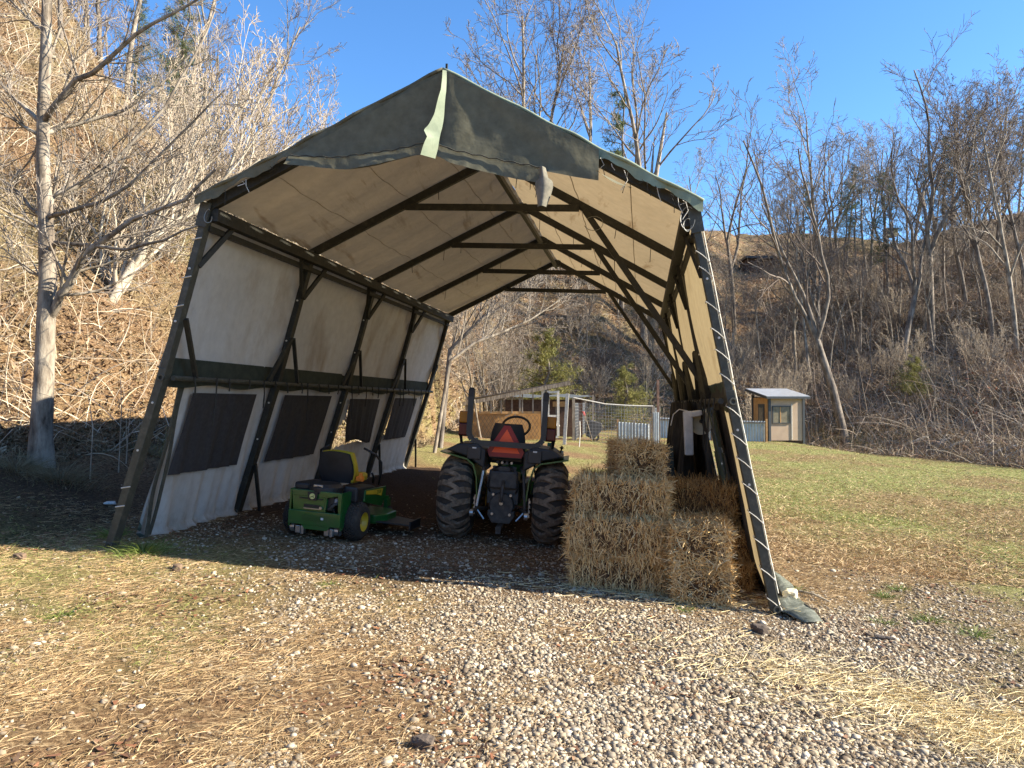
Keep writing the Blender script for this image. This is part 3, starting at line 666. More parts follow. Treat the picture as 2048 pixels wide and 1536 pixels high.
for s in (-1, 1):
    B().tube([(s*.05, -.22, .96), (s*.16, -.36, .90), (s*.20, -.30, .70), (s*.13, -.2, .55)], .011, 6).obj('hydraulic_hose', m_blk, tr, local=True, smooth=True)
    B().tube([(s*.46, -.33, 1.2), (s*.54, -.30, 1.16), (s*.58, -.2, 1.3)], .007, 5).obj('wiring', m_blk, tr, local=True, smooth=True)
    B().box((s*.38, -.388, 1.165), (.05, .004, .018)).obj('warning_label', m_white, tr, local=True)
    B().box((s*.17, -.18, .62), (.06, .14, .30)).obj('link_bracket', m_iron, tr, local=True, bevel=.01)
    B().tube([(s*.30, -.42, .42), (s*.20, -.44, .30)], .012, 6).obj('stabiliser', m_alu, tr, local=True)
for x_, z_ in ((-.11, .60), (.11, .60), (-.11, .36), (.11, .36), (0, .63)): B().lathe([(-.02, 0), (-.02, .018), (.02, .018)], c=(x_, -.345, z_), axis='Y', n=6).obj('bolt', m_alu, tr, local=True)
# seat, steering, triangle
def seatback(a_, b_):
    x = (a_-.5)*.46*(1-.25*b_**3); z = 1.08+.40*b_; y = -.02-.06*math.sin(math.pi*a_)*1-.05*b_; return np.array([x, y, z])
B().grid(seatback, 12, 10).grid(lambda a_, b_: seatback(1-a_, b_)+np.array([0, .09, 0]), 12, 10).obj('seat_back', m_vinyl, tr, local=True, smooth=True)
B().box((0, .2, 1.02), (.46, .44, .12)).obj('seat_cushion', m_vinyl, tr, local=True, bevel=.04)
th = np.linspace(0, 2*math.pi, 25)
B().tube([(.05+.19*math.cos(t), .62+.14*math.sin(t), 1.43+.13*math.sin(t)) for t in th], .017, 8, cap=False).obj('steering_wheel', m_blk, tr, local=True, smooth=True)
B().tube([(.05, .62, 1.43), (.05, .9, 1.12)], .03, 8).obj('steering_column', m_blk, tr, local=True)
sx, sy_, sz = 0, -.215, 1.10
B().prism([(-.205, 0), (.205, 0), (.235, .075), (.04, .40), (-.04, .40), (-.235, .075)], (sx, sy_, sz-.04), (1, 0, 0), (0, 0, 1), (0, -1, 0), .006).obj('triangle_border', M('dark_red_reflector', [(.30, .012, .018)], rough=.35), tr, local=True)
B().prism([(-.18, .055), (.18, .055), (0, .355)], (sx, sy_-.006, sz-.04), (1, 0, 0), (0, 0, 1), (0, -1, 0), .005).obj('triangle_centre', M('fluorescent_orange_red', [(1.0, .13, .04)], rough=.6), tr, local=True)
B().box((0, -.16, 1.12), (.44, .05, .18)).obj('seat_box', m_vinyl, tr, local=True, bevel=.02)
# bonnet and loader
B().box((0, 1.40, .90), (.42, .85, .44)).box((0, 1.86, .88), (.40, .10, .36)).obj('bonnet', m_grn, tr, local=True, bevel=.05)
B().box((0, .86, .62), (.5, .7, .10)).obj('floor_deck', m_blk, tr, local=True)
B().box((0, 1.35, .5), (.34, 1.1, .3)).obj('engine_block', m_iron, tr, local=True)
for s in (-1, 1):
    B().prism([(0, 0), (.10, 0), (.13, .75), (.02, .78)], (s*.52, .72, .42), (0, 1, 0), (0, 0, 1), (1, 0, 0), .06).obj('loader_tower', m_grn, tr, local=True)
    B().bar((s*.52, .78, 1.18), (s*.52, 1.7, 1.02), .06, .10).bar((s*.52, 1.7, 1.02), (s*.52, 2.35, .45), .06, .10).obj('loader_arm', m_grn, tr, local=True)
B().prism([(0, .05), (.45, .03), (.5, .12), (.1, .42), (0, .45)], (0, 2.3, .06), (0, 1, 0), (0, 0, 1), (1, 0, 0), 1.35).obj('loader_bucket', m_grn, tr, local=True)
B().box((.66, .30, 1.02), (.10, .30, .12)).obj('control_box', m_grn, tr, local=True, bevel=.04)
B().box((.70, .42, .98), (.05, .06, .34)).obj('side_plate', M('cream_side_plate', [(.5, .47, .36)], rough=.5), tr, local=True)
B().tube([(.66, .15, 1.05), (.70, .10, 1.20)], .012, 6).lathe([(-.03, 0), (0, .03), (.03, 0)], c=(.70, .10, 1.21), axis='Z', n=10).obj('joystick', m_blk, tr, local=True)

# --- zero-turn mower
pL = gnd(583, 1066); pR = gnd(716, 1078); c_ = (pL+pR)/2; fw = np.cross(UP, pR-pL)
fw = np.array([fw[0]*math.cos(-.17)-fw[1]*math.sin(-.17), fw[0]*math.sin(-.17)+fw[1]*math.cos(-.17), 0])
mo = machine('riding_mower', onG(c_[0]+.02, c_[1]-.03), fw, 'green and yellow riding mower with a high-backed seat, parked by the left tent wall', 'riding mower')
for s in (-1, 1): wheel(mo, (s*.42, 0, .248), .25, .255, .13, 'turf', s)
for s in (-1, 1): wheel(mo, (s*.36, 1.22, .14), .12, .14, .07, 'turf', s)
for s in (-1, 1):
    B().bar((s*.36, 1.22, .17), (s*.36, 1.2, .40), .05, .14).bar((s*.36, 1.2, .42), (s*.22, .8, .42), .05).obj('caster_fork', m_grn, mo, local=True)
mo.scale = (.9, .9, .88)
# rear engine guard: two sloped faces with openings
Y0_ = -.34
def plate(poly, t=.03, y=Y0_, nm='engine_guard', mm=None, bev=.006): return B().prism(poly, (0, y, 0), (1, 0, 0), (0, 0, 1), (0, 1, 0), t).obj(nm, mm or m_grn, mo, local=True, bevel=bev)
plate([(-.37, .20), (.37, .20), (.37, .385), (-.37, .385)], .06)                       # bumper beam
plate([(-.33, .62), (-.36, .66), (.34, .66), (.34, .62), (.17, .58), (-.33, .58)], .05)  # upper rail
plate([(-.31, .385), (.12, .385), (.15, .62), (-.34, .62)], .035, Y0_-.002)               # closed left panel
plate([(.12, .385), (.15, .385), (.17, .62), (.15, .62)], .05)
plate([(.33, .385), (.37, .385), (.37, .66), (.31, .64)], .05)
B().prism([(-.13, .145), (.18, .145), (.23, .2), (-.18, .2)], (0, Y0_, 0), (1, 0, 0), (0, 0, 1), (0, 1, 0), .05).obj('lower_lip', m_grn, mo, local=True)
for s in (-1, 1):
    B().prism([(0, .16), (.10, .22), (.34, .42), (.34, .66), (0, .66)] , (s*.365, Y0_, 0), (0, 1, 0), (0, 0, 1), (1, 0, 0), .025).obj('side_guard', m_grn, mo, local=True)
plate([(-.22, .545), (.10, .545), (.11, .56), (-.23, .56)], .012, Y0_-.03, 'groove', m_blk, 0)
plate([(-.15, .44), (.07, .44), (.07, .475), (-.15, .475)], .012, Y0_-.03, 'slot', m_blk, 0)
B().bar((-.15, Y0_-.045, .425), (.08, Y0_-.045, .425), .012, .012).lathe([(-.012, 0), (-.012, .02), (.01, .02)], c=(.09, Y0_-.035, .44), axis='Y', n=12).obj('latch', m_alu, mo, local=True)
plate([(-.17, .26), (.10, .26), (.10, .33), (-.17, .33)], .012, Y0_-.034, 'recess', M('dark_green_recess', [(.008, .07, .015)], rough=.4), 0)
# badge: black shield, gold round, leaping stag outline
plate([(-.105, .645), (.045, .645), (.025, .535), (-.085, .535)], .012, Y0_-.044, 'badge', m_blk, 0)
bo = C.objects[-1]
B().lathe([(-.008, 0), (-.008, .038), (.004, .038)], c=(-.03, Y0_-.052, .59), axis='Y', n=20).obj('badge_disc', M('gold_badge', [(.62, .60, .22)], rough=.4), bo, local=True)
B().prism([(-.024, -.008), (-.012, .004), (.006, .004), (.016, .016), (.022, .012), (.018, .004), (.026, -.014), (.020, -.014), (.010, -.003), (-.008, -.004), (-.020, -.018)], (-.03, Y0_-.062, .588), (1, 0, 0), (0, 0, 1), (0, -1, 0), .003).obj('badge_emblem', m_grn, bo, local=True)
# engine
B().box((0, -.12, .52), (.5, .40, .26)).obj('engine', m_blk, mo, local=True, bevel=.03)
B().lathe([(.62, 0), (.62, .23), (.70, .23), (.745, .19), (.76, .10), (.76, 0)], c=(.02, -.14, 0), axis='Z', n=28).obj('engine_shroud', m_blk, mo, local=True, bevel=.004)
B().box((-.20, -.10, .69), (.30, .36, .10)).obj('air_filter_cover', m_blk, mo, local=True, bevel=.03)
B().box((.02, -.34, .715), (.13, .02, .05)).box((.03, -.352, .73), (.06, .006, .008)).obj('engine_plate', m_alu, mo, local=True, bevel=.004)
B().box((.24, -.26, .53), (.09, .09, .09)).obj('oil_filter', M('grey_filter', [(.3, .32, .36)], rough=.4), mo, local=True, bevel=.02)
B().tube([(.17, -.33, .42), (.22, -.36, .44), (.26, -.34, .50), (.34, -.3, .52)], .025, 8).obj('exhaust_pipe', m_iron, mo, local=True, smooth=True)
for x in (-.22, .19):
    B().box((x-.02, -.30, .125), (.07, .08, .10)).box((x+.045, -.30, .12), (.045, .08, .11)).obj('transaxle_pump', m_alu, mo, local=True, bevel=.008)
    B().lathe([(-.03, 0), (-.03, .07), (.03, .07), (.03, 0)], c=(x+(.10 if x > 0 else -.12), -.24, .14), n=18).obj('drive_pulley', m_alu, mo, local=True)
B().box((0, .35, .32), (.34, 1.3, .08)).obj('chassis', m_iron, mo, local=True)
# fenders/side consoles with stripe
for s in (-1, 1):
    B().prism([(-.10, .50), (.62, .44), (.62, .62), (.42, .70), (-.10, .72)], (s*.36, 0, 0), (0, 1, 0), (0, 0, 1), (1, 0, 0), .20).obj('side_console', M('dark_blue_black_console', [(.016, .018, .03)], rough=.45) if s < 0 else m_blk, mo, local=True, bevel=.03)
    B().prism([(.10, .50), (.70, .36), (.84, .50), (.84, .64), (.12, .66)], (s*.465, 0, 0), (0, 1, 0), (0, 0, 1), (1, 0, 0), .03).obj('side_panel', m_grn, mo, local=True, bevel=.008)
    B().prism([(.14, .645), (.70, .62), (.66, .52), (.48, .56), (.14, .60)], (s*.485, 0, 0), (0, 1, 0), (0, 0, 1), (1, 0, 0), .006).obj('yellow_stripe', m_yel, mo, local=True)
text('Z530', .07, (.4895, .56, .588), (math.pi/2, 0, math.pi/2), m_grn, mo, 'model_decal')
# seat
def sb(a_, b_):
    w2 = .50*(1-.45*max(0, b_-.45)**1.6)*(.86+.14*min(1, b_*3)); x = (a_-.5)*w2; z = .72+.44*b_-.03*(2*a_-1)**2*b_
    y = .20-.10*b_-.05*math.cos((a_-.5)*3.1); return np.array([x, y, z])
B().grid(sb, 14, 14).grid(lambda a_, b_: sb(1-a_, b_)+np.array([0, .05, 0]), 14, 14).obj('seat_back', m_vinyl, mo, local=True, smooth=True)
def sb2(a_, b_): p = sb(a_, b_*1.0); q = p*np.array([1.06, 1, 1])+np.array([0, .055+.03*b_, .012*b_]); return q
B().grid(sb2, 14, 14).grid(lambda a_, b_: sb2(1-a_, b_)+np.array([0, .11-.04*b_, 0]), 14, 14).grid(lambda a_, b_: sb2(1, a_)+np.array([.0, .11*b_-.04*a_*b_, 0]), 14, 3).grid(lambda a_, b_: sb2(0, a_)+np.array([.0, .11*b_-.04*a_*b_, 0]), 14, 3).obj('seat_cushion', m_yel, mo, local=True, smooth=True)
B().box((0, .48, .77), (.48, .50, .12)).obj('seat_cushion', m_yel, mo, local=True, bevel=.04)
for s in (-1, 1):
    B().tube([(s*.36, .62, .70), (s*.39, .56, .80), (s*.40, .48, .85)], .016, 8).obj('arm_rest', m_blk, mo, local=True, smooth=True)
    B().tube([(s*.40, .74, .66), (s*.46, .66, .86), (s*.47, .62, 1.0), (s*.42, .52, 1.12), (s*.26, .46, 1.20)], .017, 8).obj('control_lever', m_blk, mo, local=True, smooth=True)
B().box((.33, .25, .79), (.10, .06, .07)).box((.36, .2, .83), (.04, .05, .09)).obj('fuel_cap_strap', M('orange_strap', [(.8, .22, .02)], rough=.6), mo, local=True, bevel=.01)
for s in (-1, 1): B().tube([(s*.20, -.32, .50), (s*.27, -.30, .36), (s*.24, -.2, .22)], .01, 5).obj('fuel_hose', m_blk, mo, local=True, smooth=True)
B().tube([(.10, -.25, .60), (.22, -.30, .60), (.30, -.22, .56)], .008, 5).obj('spark_lead', m_blk, mo, local=True, smooth=True)
for x_ in (-.30, -.12, .06, .30): B().lathe([(-.012, 0), (-.012, .011), (.01, .011)], c=(x_, -.345, .365), axis='Y', n=6).obj('bolt', m_alu, mo, local=True)
B().box((.10, -.376, .30), (.07, .003, .03)).obj('warning_label', m_white, mo, local=True)
# deck
B().prism([(-.62, .42), (.50, .42), (.62, .6), (.62, .95), (.45, 1.12), (-.5, 1.12), (-.62, .95)], (0, 0, .21), (1, 0, 0), (0, 1, 0), (0, 0, 1), .13).obj('mower_deck', m_grn, mo, local=True, bevel=.02)
B().prism([(.52, .45), (.98, .60), (.98, .98), (.60, 1.02)], (0, 0, .22), (1, .0, -.08), (0, 1, 0), (0, 0, 1), .02).obj('discharge_chute', m_blk, mo, local=True)
B().box((.97, .78, .14), (.02, .40, .12)).obj('chute_flap', m_blk, mo, local=True)
B().box((0, .98, .44), (.5, .5, .03)).obj('foot_plate', m_blk, mo, local=True)

# ------------------------------------------------------------------ straw bales
m_straw = MI('straw', [(.30, .165, .055), (.60, .39, .16), (.78, .56, .26), (.90, .70, .38), (.42, .25, .10)], .7)
m_straw2 = MI('brown_straw', [(.22, .11, .035), (.46, .26, .09), (.60, .38, .15), (.34, .18, .06)], .7)
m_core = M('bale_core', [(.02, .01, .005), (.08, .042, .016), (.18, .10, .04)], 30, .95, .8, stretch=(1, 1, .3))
def bale_mesh(seed, Lx=.90, Ly=.46, Lz=.37, n=7000, m_=None):
    rg = np.random.default_rng(seed); hx, hy, hz = Lx/2-.02, Ly/2-.02, Lz/2-.01
    parts = []
    for (ax, cnt) in ((0, .22), (1, .42), (2, .36)):
        for sg in (-1, 1):
            k = int(n*cnt/2); P = rg.uniform(-1, 1, (k, 3))*np.array([hx, hy, hz]); P[:, ax] = sg*np.array([hx, hy, hz])[ax]+rg.uniform(-.012, .012, k)
            # the body bulges between the twines and is rounded at the edges
            D = rg.normal(size=(k, 3))*.62; out = np.zeros((k, 3)); out[:, ax] = sg
            if ax == 1: D[:, 2] += 1.0*rg.choice((-1, 1), k); D[:, 0] *= .7
            elif ax == 2: D[:, 1] += .9*rg.choice((-1, 1), k)
            else: D *= 1.6
            D += out*np.abs(rg.normal(.14, .36, k))[:, None]; D /= np.linalg.norm(D, axis=1)[:, None]
            L_ = rg.uniform(.06, .22, k)*np.where(rg.random(k) < .04, 1.6, 1); P = P-D*(L_*.42)[:, None]
            bend = rg.normal(size=(k, 3))*.12-out*.22
            parts.append(ribbons(P, D, L_, rg.uniform(.003, .0075, k), bend, 3, rg, flat=out+rg.normal(size=(k, 3))*.35, taper=.6))
    return cat(parts)
def bale_core(seed, Lx, Ly, Lz):
    rg = np.random.default_rng(seed); import bmesh
    bm = bmesh.new(); bmesh.ops.create_cube(bm, size=1); bmesh.ops.subdivide_edges(bm, edges=bm.edges, cuts=7, use_grid_fill=True)
    for v in bm.verts:
        q = np.array(v.co)*2; r2 = np.array([math.copysign(abs(a_)**1, a_) for a_ in q]); e = sum(abs(a_) > .7 for a_ in q)
        f = 1-.05*max(0, e-1)+rg.uniform(-.012, .012); tw = 1-.03*(abs(abs(q[0])-.42) < .1)
        v.co = (q[0]*(Lx/2-.015)*f, q[1]*(Ly/2-.015)*f*tw, q[2]*(Lz/2-.012)*f*tw)
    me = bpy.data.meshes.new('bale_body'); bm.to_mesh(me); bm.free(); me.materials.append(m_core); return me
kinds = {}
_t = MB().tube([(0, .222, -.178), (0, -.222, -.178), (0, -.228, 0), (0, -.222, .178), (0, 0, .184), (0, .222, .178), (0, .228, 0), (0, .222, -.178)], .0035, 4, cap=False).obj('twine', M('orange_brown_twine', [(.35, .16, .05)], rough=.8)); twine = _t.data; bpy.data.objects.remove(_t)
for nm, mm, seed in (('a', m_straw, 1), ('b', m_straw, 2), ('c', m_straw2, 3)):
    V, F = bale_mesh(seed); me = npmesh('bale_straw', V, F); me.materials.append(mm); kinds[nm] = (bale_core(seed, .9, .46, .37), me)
def bale(u, v, z, rz, k, label, tilt=0, ry=0, sx=1.):
    o = bpy.data.objects.new('straw_bale', kinds[k][0]); C.objects.link(o)
    Mt = Matrix([[AU[0], AV[0], AZ[0]], [AU[1], AV[1], AZ[1]], [AU[2], AV[2], AZ[2]]]) @ Matrix.Rotation(rz, 3, 'Z') @ Matrix.Rotation(ry, 3, 'Y') @ Matrix.Rotation(tilt, 3, 'X')
    o.location = Vector(T(u, v, z)); o.rotation_euler = Mt.to_euler(); o.scale = (sx*1.06, 1.04*(1.18 if abs(rz-math.pi/2) < .1 else 1), 1.01)
    tag(o, label, 'straw bale', 'straw bales stacked under the tent')
    c = bpy.data.objects.new('loose_straw', kinds[k][1]); C.objects.link(c); c.parent = o
    for x in (-.2, .2):
        t_ = bpy.data.objects.new('twine', twine); C.objects.link(t_); t_.parent = o; t_.location = (x, 0, 0)
    return o
Z0b = .37/2-.06
bale(1.88, .50, Z0b-.0, .03, 'b', 'bottom straw bale of the three-high front stack beside the tractor')
bale(1.84, .46, Z0b+.35, -.04, 'a', 'middle straw bale of the three-high front stack, between two others')
bale(1.88, .56, Z0b+.71, -.07, 'a', 'third straw bale up in the front stack, carrying the small upright one')
bale(2.66, .56, Z0b-.01, math.pi/2+.03, 'b', 'bottom straw bale of the low two-high pile nearest the camera', sx=1.)
bale(2.64, .53, Z0b+.36, math.pi/2-.02, 'a', 'upper straw bale of the low two-high pile nearest the camera')
bale(2.00, 1.03, Z0b+1.07, math.pi/2+.25, 'a', 'topmost straw bale, standing end-on above all the others', sx=.8)
bale(1.90, 1.02, Z0b, .0, 'c', 'straw bale on the ground in the second row beside the tractor')
bale(1.90, 1.02, Z0b+.36, .0, 'c', 'straw bale in the middle of the second row beside the tractor')
bale(1.90, 1.05, Z0b+.71, .03, 'c', 'straw bale directly beneath the topmost end-on one in the second row')
bale(2.62, 1.25, Z0b+.66, -.12, 'c', 'brown tilted straw bale wedged against the right tent wall', ry=-.06, tilt=.1)
bale(2.78, 1.10, Z0b-.10, -.1, 'c', 'dark straw bale on the ground against the right tent wall')
bale(2.85, 1.20, Z0b+.24, -.05, 'c', 'dark straw bale below the tilted one at the right tent wall')

# ------------------------------------------------------------------ bare trees
def grow(rg, p, d, L_, r0, lvl, out, P):
    """one limb as a wandering polyline, then its children"""
    n = P['seg'][min(lvl, len(P['seg'])-1)]; pts = [p.copy()]; rad = [r0]; q = p.copy(); dd = d/np.linalg.norm(d)
    rt = r0*P.get('tip', .35)
    for k in range(n):
        dd = dd+rg.normal(size=3)*P['wob'][min(lvl, len(P['wob'])-1)]+UP*P['up'][min(lvl, len(P['up'])-1)]; dd /= np.linalg.norm(dd)
        q = q+dd*L_/n; pts.append(q.copy()); rad.append(r0+(rt-r0)*(k+1)/n)
    out.append((pts, rad, lvl))
    if lvl >= P['lv']: return
    nc = P['nc'][lvl]
    for k in range(nc):
        t = P['t0'][lvl]+(1-P['t0'][lvl])*(k+rg.uniform(.1, .9))/nc; x = t*n; i = min(int(x), n-1); b0 = pts[i]+(pts[i+1]-pts[i])*(x-i)
        ax = pts[min(i+1, n)]-pts[i]; ax = ax/np.linalg.norm(ax); o = np.cross(ax, rg.normal(size=3)); o /= np.linalg.norm(o)+1e-9
        an = rg.uniform(*P['ang'][lvl]); cd_ = ax*math.cos(an)+o*math.sin(an)
        grow(rg, b0, cd_, L_*rg.uniform(*P['len'][lvl])*(1.05-.45*t), (r0+(rt-r0)*t)*rg.uniform(.42, .68), lvl+1, out, P)
def tubes_np(out, lo, hi, sides):
    Vs = []; Fs = []; o = 0; ang = np.arange(sides)*2*math.pi/sides; ca, sa = np.cos(ang), np.sin(ang); ks = np.arange(sides); kn = (ks+1) % sides
    for pts, rad, lvl in out:
        if not (lo <= lvl <= hi): continue
        P = np.array(pts); m = len(P); D = np.gradient(P, axis=0); D /= np.linalg.norm(D, axis=1)[:, None]+1e-9
        ref = np.array([.31, .52, .1]) if abs(D[0][2]) > .8 else np.array([.05, .03, 1.])
        A = np.cross(D, ref); A /= np.linalg.norm(A, axis=1)[:, None]+1e-9; B_ = np.cross(A, D); r_ = np.array(rad)[:, None, None]
        V = P[:, None]+(A[:, None]*ca[None, :, None]+B_[:, None]*sa[None, :, None])*r_
        Vs.append(V.reshape(-1, 3)); j = (np.arange(m-1)*sides)[:, None]
        Fs.append(np.stack([j+ks, j+kn, j+sides+kn, j+sides+ks], -1).reshape(-1, 4)+o); o += m*sides
    if not Vs: return np.zeros((0, 3)), np.zeros((0, 4), int)
    return np.concatenate(Vs), np.concatenate(Fs)
PT = dict(lv=4, seg=[12, 8, 6, 4, 3], wob=[.045, .13, .15, .17, .2], up=[.02, .09, .06, .04, .02], nc=[11, 6, 5, 5], t0=[.38, .2, .2, .15],
          ang=[(.45, .95), (.4, .9), (.4, .9), (.4, .9)], len=[(.38, .62), (.38, .6), (.38, .6), (.35, .6)], tip=.28)
def tree_meshes(seed, h, r, P, tm, wm, minr=0):
    rg = np.random.default_rng(seed); out = []
    lean = np.array([rg.normal()*.05, rg.normal()*.05, 1.]); grow(rg, np.array([0, 0, -.3]), lean, h, r, 0, out, P)
    out = [(p, [max(minr, x) for x in q], l) for p, q, l in out]
    V, F = tubes_np(out, 0, 0, 8); V2, F2 = tubes_np(out, 1, 1, 5); F2 = F2+len(V); V, F = np.concatenate([V, V2]), np.concatenate([F, F2])
    a_ = npmesh('trunk', V, F, True); a_.materials.append(tm)
    V, F = tubes_np(out, 2, 9, 3); b_ = npmesh('crown', V, F); b_.materials.append(wm); return a_, b_
protos = []
for k in range(7):
    P = dict(PT); P['t0'] = [[.30, .42, .5, .36, .45, .25, .55][k], .2, .2, .15]; P['nc'] = [[12, 10, 9, 13, 8, 14, 7][k], 6, 5, 4]
    protos.append(tree_meshes(100+k, 14, .17, P, (m_bark, m_dbark)[k % 2], (m_twig, m_dtwig)[k % 2], .011))
# forked tree
def forked(seed, minr=.011, h=15, tm=None, wm=None):
    rg = np.random.default_rng(seed); out = []; P = dict(PT); P['t0'] = [.15, .2, .2, .15]; P['nc'] = [8, 6, 5, 4]
    st = [(np.array([0, 0, -.3]), np.array([.0, 0, 1.]))]; tr_ = [np.array([0, 0, -.3]), np.array([.15, 0, h*.18]), np.array([.45, .05, h*.34])]
    out.append((tr_, [.2, .18, .16], 0))
    for (dx, dy, hh) in ((-.38, .1, .62), (.22, -.1, .68), (.02, .2, .5)): grow(rg, tr_[-1]+0, np.array([dx, dy, 1.]), h*hh, .12, 1, out, dict(P, nc=[8, 7, 5, 4], seg=[12, 9, 6, 4, 3], lv=4))
    out = [(p, [max(minr, x) for x in q], l) for p, q, l in out]
    V, F = tubes_np(out, 0, 1, 7); a_ = npmesh('trunk', V, F, True); a_.materials.append(tm or m_dbark)
    V, F = tubes_np(out, 2, 9, 3); b_ = npmesh('crown', V, F); b_.materials.append(wm or m_dtwig); return a_, b_
protos.append(forked(301)); protos.append(forked(302)); 
# thicket shrub: many upright whips from a low base, pale
def whip(seed, h, n, m1, m2, minr=.009):
    rg = np.random.default_rng(seed); out = []; P = dict(lv=3, seg=[9, 6, 4, 3], wob=[.06, .1, .14, .2], up=[.03, .10, .06, 0], nc=[8, 5, 3], t0=[.2, .2, .2], ang=[(.25, .7), (.3, .8), (.3, .9)], len=[(.3, .6), (.3, .6), (.3, .6)], tip=.25)
    for k in range(n):
        a_ = rg.uniform(0, 6.28); d = np.array([math.cos(a_)*.35, math.sin(a_)*.35, 1]); grow(rg, np.array([math.cos(a_)*.15, math.sin(a_)*.15, -.2]), d, h*rg.uniform(.6, 1), .035*h/5, 0, out, P)
    out = [(p, [max(minr, x) for x in q], l) for p, q, l in out]
    V, F = tubes_np(out, 0, 0, 5); a_ = npmesh('trunk', V, F, True); a_.materials.append(m1)
    V, F = tubes_np(out, 1, 9, 3); b_ = npmesh('crown', V, F); b_.materials.append(m2); return a_, b_
wp = [whip(400, 6, 7, m_pale, m_paletw), whip(401, 5, 9, m_bark, m_paletw), whip(402, 4, 9, m_bark, m_dtwig)]
def put(name, mesh2, loc, sc, rz, label, cat, group=None, lean=(0, 0)):
    o = bpy.data.objects.new(name, mesh2[0]); C.objects.link(o); c = bpy.data.objects.new('crown', mesh2[1]); C.objects.link(c); c.parent = o
    # top level carries an empty so that the trunk is a part like the crown
    C.objects.unlink(o); e = empty(name, loc, label, cat, group); o.name = 'trunk'; C.objects.link(o); o.parent = e; c.parent = e
    e.scale = (sc, sc, sc); e.rotation_euler = (lean[0], lean[1], rz); return e
# evergreen: cedar/pine with needle clumps
m_pine = MI('pine_needles', [(.05, .07, .025), (.09, .12, .045), (.15, .18, .08), (.10, .12, .05)], .8, trans=.15)
m_cedar = MI('yellow_green_needles', [(.11, .105, .03), (.22, .21, .055), (.33, .31, .11), (.17, .16, .045)], .8, trans=.15)
def pine(seed, h, nb, m2, t0=.3, wide=.20, dens=34, droop=0):
    rg = np.random.default_rng(seed); out = []; tr_ = [np.array([rg.normal()*.02*k, rg.normal()*.02*k, -.3+(h+.3)*k/10]) for k in range(11)]
    out.append((tr_, [.14*(1-k/11)+.015 for k in range(11)], 0)); parts = []
    for k in range(nb):
        t = t0+(1-t0)*(k+rg.random())/nb; z = h*t; a_ = rg.uniform(0, 6.28); L_ = h*wide*(1.15-t)**.8*rg.uniform(.5, 1.2)
        d = np.array([math.cos(a_), math.sin(a_), rg.uniform(-.1, .45)-droop]); p0 = np.array([0, 0, z]); e_ = p0+d*L_
        out.append(([p0, p0+d*L_*.5+UP*.05, e_], [.03, .02, .008], 1)); n = int(dens*L_)+6
        tt = rg.uniform(.3, 1.05, n); P_ = p0+d*L_*tt[:, None]+rg.normal(size=(n, 3))*L_*.13; 
        cl = 7; P_ = np.repeat(P_, cl, 0)+rg.normal(size=(n*cl, 3))*.05; D = rg.normal(size=(n*cl, 3))+d*.6+np.array([0, 0, .5])
        parts.append(ribbons(P_, D, rg.uniform(.10, .24, n*cl), rg.uniform(.018, .035, n*cl), rg.normal(size=(n*cl, 3))*.1, 1, rg))
    V, F = tubes_np(out, 0, 0, 7); V2, F2 = tubes_np(out, 1, 1, 4); a_ = npmesh('trunk', np.concatenate([V, V2]), np.concatenate([F, F2+len(V)]), True); a_.materials.append(m_dbark)
    V, F = cat(parts); b_ = npmesh('crown', V, F); b_.materials.append(m2); return a_, b_
pn = [pine(500, 13, 46, m_pine, .35, .2, 18), pine(501, 11, 34, m_pine, .45, .15, 16), pine(502, 5, 46, m_cedar, .08, .50, 26, .05)]
rt = random.Random(11)
# -- placement: px along the picture's width, D depth in metres; ground height follows the hill
def hillpt(px, D): x = (px-1024)/FPX*D; return onG(x, D, -.05)
def drop_tree(px, D, mesh2, h0, ytop, label, cat='tree', group=None, lean=(0, 0), name='bare_tree', rz=None):
    p = hillpt(px, D); top = CAMZ+(806-ytop)/FPX*D; sc = max(.2, (top-p[2])/h0); return put(name, mesh2, p, sc, rt.uniform(0, 6.28) if rz is None else rz, label, cat, group, lean)
one = lambda k: protos[k]
big = [(1048, 62, 0, 18, 'tall bare tree on the skyline, first to the right of the tent peak'), (1082, 66, 3, 5, 'broad bare tree on the skyline just above the middle of the right roof slope'),
       (1172, 64, 2, 45, 'slender bare tree at the right end of the skyline clump behind the roof'),
       (1288, 60, 4, 60, 'very tall narrow bare tree beside the broken snag'), (1272, 66, 6, 120, 'bare tree directly right of the thin skyline pine'),
       (1470, 70, 8, 300, 'small open-branched bare tree alone on the ridge right of the tent'), (1410, 74, 0, 330, 'small bare tree on the ridge closest to the right tent corner'), (1625, 64, 4, 235, 'leaning slim bare tree at the left end of the right-hand wood'),
       (1865, 52, 7, 160, 'tallest forked bare tree of the right-hand wood'), (1985, 50, 3, 190, 'tall bare tree near the right edge of the view'), (2035, 47, 0, 205, 'bare tree at the extreme right edge of the view'),
       (1935, 56, 5, 200, 'bare tree between the tallest forked one and the right edge')]
for px, D, k, yt, lb in big: drop_tree(px, D, one(k), 14.5, yt, lb)
drop_tree(1243, 62, pn[1], 11, 175, 'thin pine with sparse tufts on the skyline right of the tent roof', name='pine_tree')
# leaning trunk at the foot of the right slope
p = hillpt(1692, 44); put('bare_tree', protos[8], p, (CAMZ+(806-250)/FPX*44-p[2])/15, 2.6, 'large dark bare tree leaning right at the foot of the slope, forked halfway', 'tree', lean=(0, .16))
p = hillpt(1800, 50); put('bare_tree', protos[7], p, (CAMZ+(806-260)/FPX*50-p[2])/15, .4, 'large bare tree leaning right, second from the shed on the slope', 'tree', lean=(0, .2))
